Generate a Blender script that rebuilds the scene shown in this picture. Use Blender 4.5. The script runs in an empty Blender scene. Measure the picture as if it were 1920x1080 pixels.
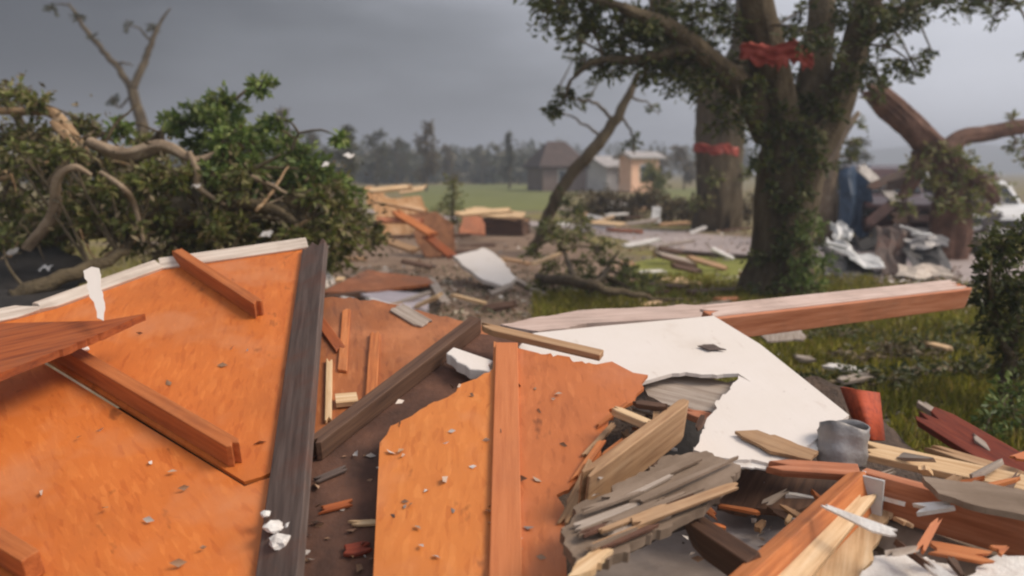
import bpy, bmesh, math, random
import numpy as np
from mathutils import Vector, Matrix, noise as mnoise
R = math.radians
random.seed(7); rng = np.random.default_rng(7)
scene = bpy.context.scene
C = scene.collection

# ------------------------------------------------------------------ camera, sky, sun, exposure
CAM_H = 1.75
F_PX = 1600.0
PITCH = math.atan(220 / F_PX)
cd = bpy.data.cameras.new('camera'); cam = bpy.data.objects.new('camera', cd); C.objects.link(cam)
cam.location = (0, 0, CAM_H); cam.rotation_euler = (math.pi / 2 - PITCH, 0, 0)
cd.sensor_width = 36.0; cd.lens = 36.0 * F_PX / 1920.0
cd.clip_start = 0.05; cd.clip_end = 4000
cd.dof.use_dof = True; cd.dof.focus_distance = 3.2; cd.dof.aperture_fstop = 1.6
scene.camera = cam
scene.view_settings.view_transform = 'Standard'; scene.view_settings.look = 'None'
scene.view_settings.gamma = 1.0; scene.view_settings.exposure = 0.35
scene.cycles.filter_width = 2.2
scene.cycles.max_bounces = 6; scene.cycles.diffuse_bounces = 3; scene.cycles.volume_bounces = 0

SUN_AZ = (0.95, -0.12)         # horizontal direction towards the light: from the right
SUN_EL = R(46)
w = bpy.data.worlds.new('World'); scene.world = w; w.use_nodes = True
nt = w.node_tree; nt.nodes.clear()
def N(nt, t, **kw):
    n = nt.nodes.new(t)
    for k, v in kw.items():
        if k in ('operation', 'blend_type', 'data_type', 'sky_type', 'noise_dimensions', 'feature', 'distance', 'wave_type', 'bands_direction', 'vector_type'): setattr(n, k, v)
    return n
def build_world():
    L = nt.links.new
    out = N(nt, 'ShaderNodeOutputWorld'); bg = N(nt, 'ShaderNodeBackground'); bg.inputs['Strength'].default_value = 0.1
    sky = N(nt, 'ShaderNodeTexSky', sky_type='NISHITA'); sky.sun_disc = False
    sky.sun_elevation = SUN_EL; sky.sun_rotation = math.atan2(SUN_AZ[0], SUN_AZ[1]); sky.dust_density = 3
    tc = N(nt, 'ShaderNodeTexCoord')
    # side-to-side: dark rain cloud on one side, thin bright cloud towards the sun
    dot = N(nt, 'ShaderNodeVectorMath', operation='DOT_PRODUCT'); dot.inputs[1].default_value = (0.85, -0.35, 0.0)
    L(tc.outputs['Generated'], dot.inputs[0])
    mp = N(nt, 'ShaderNodeMapping'); mp.inputs['Scale'].default_value = (1.0, 1.0, 3.2)
    L(tc.outputs['Generated'], mp.inputs['Vector'])
    nz = N(nt, 'ShaderNodeTexNoise'); nz.inputs['Scale'].default_value = 2.3; nz.inputs['Detail'].default_value = 5; nz.inputs['Roughness'].default_value = 0.5
    L(mp.outputs['Vector'], nz.inputs['Vector'])
    ns = N(nt, 'ShaderNodeMath', operation='MULTIPLY_ADD'); ns.inputs[1].default_value = 0.77; ns.inputs[2].default_value = -0.385
    L(nz.outputs['Fac'], ns.inputs[0])
    ad = N(nt, 'ShaderNodeMath', operation='ADD'); L(dot.outputs['Value'], ad.inputs[0]); L(ns.outputs[0], ad.inputs[1])
    cr = N(nt, 'ShaderNodeValToRGB'); e = cr.color_ramp.elements
    mr = N(nt, 'ShaderNodeMapRange'); mr.inputs['From Min'].default_value = -1.103; mr.inputs['From Max'].default_value = 0.348
    L(ad.outputs[0], mr.inputs['Value']); L(mr.outputs['Result'], cr.inputs['Fac'])
    e[0].position = 0.12; e[0].color = (0.024, 0.024, 0.029, 1)
    e[1].position = 0.84; e[1].color = (0.74, 0.75, 0.82, 1)
    for p, c in ((0.34, (0.078, 0.080, 0.088, 1)), (0.46, (0.190, 0.197, 0.216, 1)), (0.60, (0.40, 0.41, 0.455, 1))):
        x = e.new(p); x.color = c
    sc = N(nt, 'ShaderNodeVectorMath', operation='SCALE'); sc.inputs['Scale'].default_value = 8.3
    L(cr.outputs['Color'], sc.inputs[0])
    mx = N(nt, 'ShaderNodeMix', data_type='RGBA'); mx.inputs['Factor'].default_value = 0.95
    L(sky.outputs['Color'], mx.inputs[6]); L(sc.outputs['Vector'], mx.inputs[7])
    L(mx.outputs[2], bg.inputs['Color']); L(bg.outputs['Background'], out.inputs['Surface'])
build_world()
sd = bpy.data.lights.new('sun', 'SUN'); sun = bpy.data.objects.new('sun', sd); C.objects.link(sun)
sd.energy = 2.35; sd.angle = R(26); sd.color = (1.0, 0.86, 0.71)
sv = Vector((SUN_AZ[0], SUN_AZ[1], 0)).normalized() * math.cos(SUN_EL) + Vector((0, 0, math.sin(SUN_EL)))
sun.rotation_euler = sv.to_track_quat('Z', 'Y').to_euler(); sun.location = (8, 4, 20)

# ------------------------------------------------------------------ measuring helpers
FW = Vector((0, math.cos(PITCH), -math.sin(PITCH))); UP = Vector((0, math.sin(PITCH), math.cos(PITCH))); RT = Vector((1, 0, 0))
EYE = Vector((0, 0, CAM_H))
def ray(px, py): return FW + RT * ((px - 960) / F_PX) - UP * ((py - 540) / F_PX)
def D(px, py, Y):
    d = ray(px, py); return EYE + d * (Y / d.y)
def G(px, py, z=0.0):
    d = ray(px, py); return EYE + d * ((z - CAM_H) / d.z)
class Plane:
    def __init__(s, p, n): s.p = Vector(p); s.n = Vector(n).normalized()
    @staticmethod
    def pts(a, b, c):
        n = (b - a).cross(c - a)
        if n.dot(EYE - a) < 0: n = -n
        return Plane(a, n)
    @staticmethod
    def at(px, py, z, sx=0, sy=0): return Plane(G(px, py, z), (-sx, -sy, 1))
    def off(s, h): return Plane(s.p + s.n * h, s.n)
    def __call__(s, px, py):
        d = ray(px, py); return EYE + d * ((s.p - EYE).dot(s.n) / d.dot(s.n))

# ------------------------------------------------------------------ materials
MATS = {}
def new_mat(name):
    m = bpy.data.materials.new(name); m.use_nodes = True; MATS[name] = m
    t = m.node_tree; b = t.nodes['Principled BSDF']; return m, t, b
def ramp(t, stops):
    r = t.nodes.new('ShaderNodeValToRGB'); e = r.color_ramp.elements
    e[0].position, e[0].color = stops[0][0], (*stops[0][1], 1)
    e[1].position, e[1].color = stops[-1][0], (*stops[-1][1], 1)
    for p, c in stops[1:-1]:
        x = e.new(p); x.color = (*c, 1)
    return r
def noise(t, vec, scale, detail=4, rough=0.55, stretch=None):
    n = t.nodes.new('ShaderNodeTexNoise'); n.inputs['Scale'].default_value = scale; n.inputs['Detail'].default_value = detail; n.inputs['Roughness'].default_value = rough
    if stretch:
        mp = t.nodes.new('ShaderNodeMapping'); mp.inputs['Scale'].default_value = stretch; t.links.new(vec, mp.inputs['Vector']); vec = mp.outputs['Vector']
    t.links.new(vec, n.inputs['Vector']); return n.outputs['Fac']
def mixc(t, fac, a, b, mode='MIX'):
    m = t.nodes.new('ShaderNodeMix'); m.data_type = 'RGBA'; m.blend_type = mode
    for i, v in ((0, fac), (6, a), (7, b)):
        if hasattr(v, 'is_linked') or hasattr(v, 'links'): t.links.new(v, m.inputs[i])
        else: m.inputs[i].default_value = v if i == 0 else (*v, 1)
    return m.outputs[2]
def bump(t, b, h, strength=0.3, dist=0.01):
    n = t.nodes.new('ShaderNodeBump'); n.inputs['Strength'].default_value = strength; n.inputs['Distance'].default_value = dist
    t.links.new(h, n.inputs['Height']); t.links.new(n.outputs['Normal'], b.inputs['Normal'])
def objvec(t):
    """object coordinates shifted per object, so no two pieces share a grain"""
    tc = t.nodes.new('ShaderNodeTexCoord'); oi = t.nodes.new('ShaderNodeObjectInfo')
    k = t.nodes.new('ShaderNodeMath'); k.operation = 'MULTIPLY'; k.inputs[1].default_value = 37.0
    t.links.new(oi.outputs['Random'], k.inputs[0])
    a = t.nodes.new('ShaderNodeVectorMath'); a.operation = 'ADD'
    t.links.new(tc.outputs['Object'], a.inputs[0]); t.links.new(k.outputs[0], a.inputs[1]); return a.outputs['Vector']
def wood(name, light, mid, dark, rough=0.75, dirt=0.35, dirtcol=(0.10, 0.075, 0.055)):
    m, t, b = new_mat(name); v = objvec(t)
    g = noise(t, v, 9, 6, 0.6, (0.35, 6.0, 6.0))
    r = ramp(t, ((0.30, dark), (0.5, mid), (0.72, light))); t.links.new(g, r.inputs['Fac'])
    d = noise(t, v, 3.1, 6, 0.65)
    dr = ramp(t, ((0.48, (0, 0, 0)), (0.72, (dirt,) * 3))); t.links.new(d, dr.inputs['Fac'])
    c = mixc(t, dr.outputs['Color'], r.outputs['Color'], dirtcol)
    t.links.new(c, b.inputs['Base Color']); b.inputs['Roughness'].default_value = rough
    bump(t, b, g, 0.35, 0.004); return m
def osb(name, light, mid, dark, stain=(0.20, 0.055, 0.016), stain_amt=0.55, pale=(0.62, 0.24, 0.10)):
    m, t, b = new_mat(name); v = objvec(t)
    cols = []
    for k, (sc, rot) in enumerate(((18, 0.3), (16, 1.4))):
        mp = t.nodes.new('ShaderNodeMapping'); mp.inputs['Rotation'].default_value = (0, 0, rot); mp.inputs['Scale'].default_value = (0.75, 3.4, 1.0)
        wv = t.nodes.new('ShaderNodeTexNoise'); wv.inputs['Scale'].default_value = 6; t.links.new(v, wv.inputs['Vector'])
        ad = t.nodes.new('ShaderNodeVectorMath'); ad.operation = 'MULTIPLY_ADD'; ad.inputs[1].default_value = (0.03, 0.03, 0.03)
        t.links.new(wv.outputs['Color'], ad.inputs[0]); t.links.new(v, ad.inputs[2])
        t.links.new(ad.outputs['Vector'], mp.inputs['Vector'])
        vo = t.nodes.new('ShaderNodeTexVoronoi'); vo.inputs['Scale'].default_value = sc; t.links.new(mp.outputs['Vector'], vo.inputs['Vector'])
        bw = t.nodes.new('ShaderNodeSeparateColor'); t.links.new(vo.outputs['Color'], bw.inputs['Color']); cols.append(bw.outputs[0])
    a = t.nodes.new('ShaderNodeMath'); a.operation = 'ADD'; t.links.new(cols[0], a.inputs[0]); t.links.new(cols[1], a.inputs[1])
    h = t.nodes.new('ShaderNodeMath'); h.operation = 'MULTIPLY'; h.inputs[1].default_value = 0.5; t.links.new(a.outputs[0], h.inputs[0])
    r = ramp(t, ((0.08, dark), (0.36, mid), (0.64, mid), (0.95, light))); t.links.new(h.outputs[0], r.inputs['Fac'])
    big = noise(t, v, 1.7, 5, 0.6); br = ramp(t, ((0.46, (0, 0, 0)), (0.78, (stain_amt,) * 3))); t.links.new(big, br.inputs['Fac'])
    c = mixc(t, br.outputs['Color'], r.outputs['Color'], stain)
    spots = noise(t, v, 11, 3, 0.6, (0.5, 1.0, 1.0)); sr = ramp(t, ((0.66, (0, 0, 0)), (0.74, (0.8,) * 3))); t.links.new(spots, sr.inputs['Fac'])
    c = mixc(t, sr.outputs['Color'], c, tuple(x * 0.45 for x in dark))
    pk = noise(t, v, 2.3, 4, 0.6, (1.0, 1.0, 1.0));
    pr = ramp(t, ((0.30, (0.6,) * 3), (0.46, (0, 0, 0)))); t.links.new(pk, pr.inputs['Fac'])
    c = mixc(t, pr.outputs['Color'], c, pale)
    st = noise(t, v, 26, 3, 0.7, (0.35, 2.6, 1.0)); sr2 = ramp(t, ((0.62, (0, 0, 0)), (0.74, (0.28,) * 3))); t.links.new(st, sr2.inputs['Fac'])
    c = mixc(t, sr2.outputs['Color'], c, tuple(min(1, x * 1.25 + .02) for x in light))
    st2 = noise(t, v, 22, 3, 0.7, (2.4, 0.4, 1.0)); sr3 = ramp(t, ((0.64, (0, 0, 0)), (0.76, (0.30,) * 3))); t.links.new(st2, sr3.inputs['Fac'])
    c = mixc(t, sr3.outputs['Color'], c, dark)
    t.links.new(c, b.inputs['Base Color']); b.inputs['Roughness'].default_value = 0.55
    bump(t, b, h.outputs[0], 0.22, 0.004); return m
def blotchy(name, stops, scale=4, rough=0.8, bumps=0.3, detail=6, stretch=None, metallic=0.0, bdist=0.01):
    m, t, b = new_mat(name); v = objvec(t)
    n = noise(t, v, scale, detail, 0.6, stretch); r = ramp(t, stops); t.links.new(n, r.inputs['Fac'])
    t.links.new(r.outputs['Color'], b.inputs['Base Color']); b.inputs['Roughness'].default_value = rough; b.inputs['Metallic'].default_value = metallic
    n2 = noise(t, v, scale * 6, 4); bump(t, b, n2, bumps, bdist); return m
def leafmat(name, cols, trans=0.32):
    m, t, b = new_mat(name)
    gi = t.nodes.new('ShaderNodeNewGeometry'); tc = t.nodes.new('ShaderNodeTexCoord')
    r = ramp(t, [(i / (len(cols) - 1), c) for i, c in enumerate(cols)]); t.links.new(gi.outputs['Random Per Island'], r.inputs['Fac'])
    n = noise(t, tc.outputs['Object'], 1.3, 3)
    rr = ramp(t, ((0.3, (0.65,) * 3), (0.7, (1.2,) * 3))); t.links.new(n, rr.inputs['Fac'])
    c = mixc(t, 1.0, r.outputs['Color'], rr.outputs['Color'], 'MULTIPLY')
    t.links.new(c, b.inputs['Base Color']); b.inputs['Roughness'].default_value = 0.55
    tr = t.nodes.new('ShaderNodeBsdfTranslucent'); t.links.new(c, tr.inputs['Color'])
    ms = t.nodes.new('ShaderNodeMixShader'); ms.inputs[0].default_value = trans
    t.links.new(b.outputs[0], ms.inputs[1]); t.links.new(tr.outputs[0], ms.inputs[2])
    t.links.new(ms.outputs[0], t.nodes['Material Output'].inputs['Surface']); return m

osb('osb', (0.70, 0.210, 0.042), (0.63, 0.170, 0.029), (0.54, 0.130, 0.020), stain_amt=.4)
osb('osb_yellow', (0.75, 0.26, 0.058), (0.68, 0.215, 0.041), (0.58, 0.165, 0.028), stain_amt=0.3)
osb('osb_brown', (0.46, 0.165, 0.055), (0.38, 0.12, 0.034), (0.28, 0.08, 0.022), stain=(0.17, 0.085, 0.05), stain_amt=0.8)
osb('osb_red', (0.60, 0.19, 0.055), (0.53, 0.155, 0.040), (0.44, 0.12, 0.028), pale=(0.54, 0.19, 0.085), stain_amt=.4)
wood('lumber_orange', (0.66, 0.25, 0.09), (0.54, 0.175, 0.05), (0.36, 0.10, 0.028))
wood('rafter_wood', (0.54, 0.175, 0.050), (0.45, 0.130, 0.032), (0.33, 0.085, 0.020), dirt=0.5, dirtcol=(0.20, 0.07, 0.03))
wood('lumber_rust', (0.42, 0.115, 0.030), (0.33, 0.08, 0.018), (0.20, 0.042, 0.010))
wood('lumber_pale', (0.80, 0.60, 0.38), (0.70, 0.48, 0.27), (0.52, 0.31, 0.15), dirt=0.25)
wood('lumber_tan', (0.52, 0.34, 0.20), (0.42, 0.25, 0.13), (0.27, 0.14, 0.065))
wood('lumber_pink', (0.58, 0.25, 0.14), (0.49, 0.18, 0.085), (0.35, 0.11, 0.045))
wood('lumber_grey', (0.15, 0.108, 0.092), (0.10, 0.070, 0.058), (0.055, 0.036, 0.030), dirt=0.75, dirtcol=(0.14, 0.045, 0.022))
wood('lumber_dark', (0.16, 0.085, 0.05), (0.105, 0.052, 0.03), (0.055, 0.026, 0.015))
wood('lumber_red', (0.30, 0.060, 0.026), (0.22, 0.036, 0.014), (0.12, 0.018, 0.008))
wood('weathered', (0.48, 0.41, 0.35), (0.38, 0.31, 0.255), (0.25, 0.19, 0.15))
wood('plank_lilac', (0.66, 0.52, 0.46), (0.56, 0.42, 0.36), (0.40, 0.28, 0.23), dirt=0.3)
wood('trim_grey', (0.72, 0.64, 0.56), (0.60, 0.52, 0.44), (0.42, 0.34, 0.28), dirt=0.45, dirtcol=(0.22, 0.15, 0.11))
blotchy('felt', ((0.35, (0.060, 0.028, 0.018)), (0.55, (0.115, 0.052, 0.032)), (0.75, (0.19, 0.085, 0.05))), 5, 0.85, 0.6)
def drywall():
    m, t, b = new_mat('drywall'); v = objvec(t)
    n = noise(t, v, 2.2, 6, .6); r = ramp(t, ((0.28, (0.66, 0.58, 0.51)), (0.42, (0.755, 0.69, 0.63)), (0.7, (0.79, 0.73, 0.685)))); t.links.new(n, r.inputs['Fac'])
    g = noise(t, v, 8, 8, .7, (0.6, 1.6, 1)); gr = ramp(t, ((0.60, (0, 0, 0)), (0.78, (0.55,) * 3))); t.links.new(g, gr.inputs['Fac'])
    c = mixc(t, gr.outputs['Color'], r.outputs['Color'], (0.40, 0.29, 0.21))
    k = noise(t, v, 30, 3, .6); kr = ramp(t, ((0.70, (0, 0, 0)), (0.76, (0.7,) * 3))); t.links.new(k, kr.inputs['Fac'])
    c = mixc(t, kr.outputs['Color'], c, (0.30, 0.22, 0.17))
    t.links.new(c, b.inputs['Base Color']); b.inputs['Roughness'].default_value = .85; bump(t, b, g, .2, .01)
drywall()
blotchy('plaster', ((0.3, (0.60, 0.54, 0.49)), (0.6, (0.82, 0.79, 0.75))), 14, 0.9, 0.5)
blotchy('lilac_panel', ((0.3, (0.42, 0.37, 0.40)), (0.7, (0.55, 0.49, 0.52))), 3, 0.8, 0.2)
blotchy('insulation', ((0.3, (0.13, 0.088, 0.058)), (0.5, (0.22, 0.16, 0.115)), (0.72, (0.34, 0.26, 0.20))), 4, 0.95, 0.45, stretch=(0.5, 2.0, 1.5), bdist=0.008)
wood('batten', (0.62, 0.215, 0.08), (0.57, 0.185, 0.062), (0.50, 0.15, 0.048), dirt=0.3, dirtcol=(0.30, 0.10, 0.05))
wood('red_paint', (0.50, 0.085, 0.025), (0.42, 0.060, 0.016), (0.26, 0.032, 0.010))
blotchy('split_wood', ((0.3, (0.36, 0.17, 0.06)), (0.5, (0.56, 0.30, 0.13)), (0.75, (0.78, 0.54, 0.34))), 5, 0.85, 0.8, stretch=(0.5, 2.5, 2.5), bdist=0.02)
blotchy('grey_sheet', ((0.3, (0.20, 0.165, 0.14)), (0.7, (0.36, 0.30, 0.26))), 3.2, 0.85, 0.4)
blotchy('floor_pale', ((0.3, (0.34, 0.29, 0.27)), (0.6, (0.60, 0.54, 0.50))), 4, 0.8, 0.3)
blotchy('metal_grey', ((0.3, (0.17, 0.16, 0.155)), (0.7, (0.42, 0.40, 0.39))), 6, 0.5, 0.4, metallic=0.4)
blotchy('metal_white', ((0.3, (0.42, 0.42, 0.41)), (0.6, (0.74, 0.74, 0.73))), 4, 0.45, 0.3)
blotchy('black_sheet', ((0.3, (0.018, 0.017, 0.017)), (0.7, (0.05, 0.045, 0.042))), 5, 0.55, 0.4)
blotchy('maroon', ((0.3, (0.045, 0.018, 0.016)), (0.7, (0.11, 0.045, 0.04))), 4, 0.7, 0.4)
blotchy('red_cloth', ((0.36, (0.26, 0.030, 0.018)), (0.55, (0.42, 0.085, 0.06)), (0.75, (0.66, 0.30, 0.26))), 3.2, 0.8, 0.3)
blotchy('blue_tarp', ((0.3, (0.03, 0.06, 0.11)), (0.7, (0.07, 0.115, 0.19))), 4, 0.5, 0.3)
blotchy('bark', ((0.3, (0.050, 0.036, 0.019)), (0.5, (0.115, 0.083, 0.045)), (0.75, (0.21, 0.165, 0.10))), 5, 0.9, 1.0, stretch=(1, 1, 0.28), bdist=0.05)
blotchy('bark_mid', ((0.3, (0.055, 0.040, 0.020)), (0.5, (0.11, 0.082, 0.045)), (0.75, (0.20, 0.155, 0.09))), 5, 0.9, 1.0, bdist=0.03)
blotchy('bark_red', ((0.3, (0.07, 0.036, 0.024)), (0.5, (0.14, 0.072, 0.048)), (0.75, (0.25, 0.14, 0.10))), 4, 0.9, 0.9, bdist=0.04)
blotchy('bark_tan', ((0.3, (0.17, 0.12, 0.075)), (0.5, (0.30, 0.22, 0.145)), (0.75, (0.46, 0.36, 0.25))), 5, 0.85, 0.8, bdist=0.02)
blotchy('torn_wood', ((0.3, (0.20, 0.12, 0.06)), (0.5, (0.36, 0.23, 0.12)), (0.75, (0.56, 0.42, 0.27))), 8, 0.85, 0.8, stretch=(0.5, 2.5, 2.5), bdist=0.02)
blotchy('root_soil', ((0.3, (0.16, 0.065, 0.030)), (0.6, (0.34, 0.15, 0.07))), 6, 0.95, 0.9, bdist=0.03)
leafmat('leaf_dark', [(0.035, 0.046, 0.012), (0.066, 0.085, 0.020), (0.11, 0.13, 0.030), (0.16, 0.155, 0.04)])
leafmat('leaf_olive', [(0.080, 0.098, 0.018), (0.145, 0.170, 0.034), (0.21, 0.235, 0.05), (0.22, 0.18, 0.065), (0.40, 0.39, 0.16)])
leafmat('leaf_fresh', [(0.065, 0.110, 0.022), (0.115, 0.185, 0.036), (0.20, 0.27, 0.055), (0.31, 0.34, 0.12)])
leafmat('leaf_brown', [(0.060, 0.045, 0.018), (0.105, 0.078, 0.034), (0.17, 0.13, 0.06), (0.30, 0.23, 0.13)])
leafmat('leaf_far', [(0.060, 0.066, 0.030), (0.095, 0.098, 0.045), (0.14, 0.12, 0.065)])
leafmat('grass_blade', [(0.16, 0.17, 0.016), (0.27, 0.265, 0.030), (0.37, 0.34, 0.05), (0.36, 0.27, 0.08)])
leafmat('litter', [(0.05, 0.055, 0.02), (0.10, 0.10, 0.035), (0.18, 0.13, 0.07), (0.30, 0.24, 0.15), (0.62, 0.56, 0.46)], 0.1)
leafmat('chips', [(0.22, 0.12, 0.07), (0.42, 0.25, 0.14), (0.55, 0.46, 0.38), (0.78, 0.73, 0.68), (0.12, 0.08, 0.06)], 0.0)

# ------------------------------------------------------------------ object helpers
def tag(o, label, cat, group=None):
    o['label'] = label; o['category'] = cat
    if group: o['group'] = group
    return o
def link(name, me, mat, parent=None, M=None, smooth=False):
    o = bpy.data.objects.new(name, me); C.objects.link(o)
    if mat: me.materials.append(MATS[mat])
    if M is not None: o.matrix_world = M
    if parent:
        o.parent = parent; o.matrix_parent_inverse = parent.matrix_basis.inverted()
    if smooth:
        me.polygons.foreach_set('use_smooth', [True] * len(me.polygons))
    return o
def empty(name, loc):
    o = bpy.data.objects.new(name, None); C.objects.link(o); o.location = loc; o.empty_display_size = 0.2
    return o
def pymesh(name, vs, fs):
    me = bpy.data.meshes.new(name); me.from_pydata([tuple(v) for v in vs], [], fs); me.validate(); me.update(); return me
def fix_normals(me):
    bm = bmesh.new(); bm.from_mesh(me); bmesh.ops.recalc_face_normals(bm, faces=bm.faces); bm.to_mesh(me); bm.free(); return me
def prism(name, outline, t, M, mat, parent=None, bevel=0.0, warp=0.0):
    """outline: 2-D points in the plane of M, top face at 0, thickness t downwards"""
    n = len(outline)
    a = sum(outline[i][0] * outline[(i + 1) % n][1] - outline[(i + 1) % n][0] * outline[i][1] for i in range(n))
    if a < 0: outline = outline[::-1]
    vs = [(x, y, random.uniform(-warp, warp)) for x, y in outline]; vs += [(x, y, z - t) for x, y, z in vs]
    fs = [tuple(range(n)), tuple(range(2 * n - 1, n - 1, -1))] + [(i, i + n, (i + 1) % n + n, (i + 1) % n) for i in range(n)]
    o = link(name, pymesh(name, vs, fs), mat, parent, M)
    if bevel:
        b = o.modifiers.new('edge', 'BEVEL'); b.width = bevel; b.segments = 2; b.limit_method = 'ANGLE'; b.angle_limit = R(50)
    return o
def frame(o, x, z):
    x = x.normalized(); z = (z - x * x.dot(z)).normalized(); y = z.cross(x)
    return Matrix(((x.x, y.x, z.x, o.x), (x.y, y.y, z.y, o.y), (x.z, y.z, z.z, o.z), (0, 0, 0, 1)))
def ragged(pts, rag, amp, step):
    """break the edges listed in rag (index of the first point) into torn zigzags"""
    out = []
    n = len(pts)
    for i in range(n):
        a = Vector(pts[i]); b = Vector(pts[(i + 1) % n]); out.append(tuple(a))
        if i in rag:
            L = (b - a).length; d = (b - a) / max(L, 1e-6); q = Vector((-d.y, d.x)); u = 0.0; o_ = 0.0
            while True:
                u += step * random.choice((.35, .6, 1.0, 1.7))
                if u > L - step * .35: break
                o_ = .62 * o_ + random.uniform(-amp, amp) * (1.9 if random.random() < .15 else .75)
                o_ = max(-1.7 * amp, min(1.7 * amp, o_)); fade = min(1, u / (step * 1.5), (L - u) / (step * 1.5))
                p = a + d * u + q * o_ * fade; out.append((p.x, p.y))
    return out
SEEN = set()
def third(v, a, b): return ('left', 'middle', 'right')[min(2, max(0, int(3 * (v - a) / (b - a))))]
def fresh(lb):
    """true the first time a label comes up, so that no two loose pieces share one"""
    if lb in SEEN: return False
    SEEN.add(lb); return True
def slab(name, pix, plane, t, mat, parent=None, rag=(), amp=0.02, step=0.04, xdir=None, lift=0.0, bevel=0.0):
    """a sheet: its outline where the photo shows it on the plane it lies in"""
    P = [plane(*p) for p in pix]
    c = sum(P, Vector()) / len(P)
    X = (plane(*xdir[1]) - plane(*xdir[0])) if xdir else max(((P[i] - P[i - 1]) for i in range(len(P))), key=lambda v: v.length)
    M = frame(c + plane.n * lift, X, plane.n); I = M.inverted()
    pts = [((I @ (p + plane.n * lift)).x, (I @ (p + plane.n * lift)).y) for p in P]
    return prism(name, ragged(pts, rag, amp, step), t, M, mat, parent, bevel)
def beam(name, A, B, wd, t, mat, up=(0, 0, 1), parent=None, broken=(False, False), bevel=0.004, jag=0.10, taper=1.0):
    """a board or stud from A to B; A, B run along the middle of its upper face"""
    X = B - A; L = X.length; M = frame(A, X, Vector(up))
    h = wd / 2
    def end(x, s, br, hh):
        if not br: return [(x, -hh * s), (x, hh * s)]
        k = max(4, int(wd / 0.018)); return [(x + random.uniform(-jag, jag * .35) * (1 if s > 0 else -1) * (0.4 if j % 2 else 1), (-hh + 2 * hh * j / k) * s) for j in range(k + 1)]
    pts = end(L, 1, broken[1], h * taper) + end(0, -1, broken[0], h)
    return prism(name, pts, t, M, mat, parent, bevel)
def tube(P, Rr, seg=8, vs=None, fs=None, wob=0.0, cap=True):
    vs = [] if vs is None else vs; fs = [] if fs is None else fs
    P = [Vector(p) for p in P]; base = len(vs); n = len(P)
    ref = Vector((0.31, 0.87, 0.38))
    for i in range(n):
        d = (P[min(i + 1, n - 1)] - P[max(i - 1, 0)]).normalized()
        u = d.cross(ref)
        if u.length < 1e-3: u = d.cross(Vector((1, 0, 0)))
        u.normalize(); v = d.cross(u)
        for k in range(seg):
            a = 2 * math.pi * k / seg; r = Rr[i] * (1 + random.uniform(-wob, wob))
            vs.append(tuple(P[i] + (u * math.cos(a) + v * math.sin(a)) * r))
    for i in range(n - 1):
        for k in range(seg):
            a = base + i * seg + k; b = base + i * seg + (k + 1) % seg
            fs.append((a, b, b + seg, a + seg))
    if cap and seg > 3:
        fs.append(tuple(base + k for k in range(seg))[::-1]); fs.append(tuple(base + (n - 1) * seg + k for k in range(seg)))
    return vs, fs
def bark_tube(P, Q, vs, fs, seg=44, deep=.10):
    """a trunk with furrowed bark, lumps and a gentle twist"""
    p, q = smooth_path(P, Q, 16); base = len(vs); n = len(p); off = random.uniform(0, 50); ref = Vector((0.31, 0.87, 0.05))
    s = 0
    for i in range(n):
        d = (p[min(i + 1, n - 1)] - p[max(i - 1, 0)]).normalized(); u = d.cross(ref).normalized(); v = d.cross(u)
        if i: s += (p[i] - p[i - 1]).length
        for k in range(seg):
            a = 2 * math.pi * k / seg + s * .18; cx, cy = math.cos(a), math.sin(a)
            f = mnoise.fractal(Vector((cx * 4.5 + off, cy * 4.5, s * .75)), 1.0, 2.0, 4); big = mnoise.noise(Vector((cx * 1.1 + off, cy * 1.1, s * .9)))
            r = q[i] * (1 + deep * f + deep * 1.1 * big); vs.append(tuple(p[i] + (u * cx + v * cy) * r))
    for i in range(n - 1):
        for k in range(seg):
            a = base + i * seg + k; b = base + i * seg + (k + 1) % seg; fs.append((a, b, b + seg, a + seg))
    fs.append(tuple(base + (n - 1) * seg + k for k in range(seg)))
    return p
def smooth_path(P, Rr, k=4, jit=0.0):
    """Catmull-Rom through the joints"""
    P = [Vector(p) for p in P]; oP, oR = [], []
    for i in range(len(P) - 1):
        p0, p1, p2, p3 = P[max(i - 1, 0)], P[i], P[i + 1], P[min(i + 2, len(P) - 1)]
        for j in range(k):
            s = j / k
            q = 0.5 * ((2 * p1) + (p2 - p0) * s + (2 * p0 - 5 * p1 + 4 * p2 - p3) * s * s + (3 * p1 - p0 - 3 * p2 + p3) * s ** 3)
            if jit and (i or j): q = q + Vector((random.uniform(-1, 1), random.uniform(-1, 1), random.uniform(-1, 1))) * jit
            oP.append(q); oR.append(Rr[i] * (1 - s) + Rr[i + 1] * s)
    oP.append(P[-1]); oR.append(Rr[-1]); return oP, oR
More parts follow.
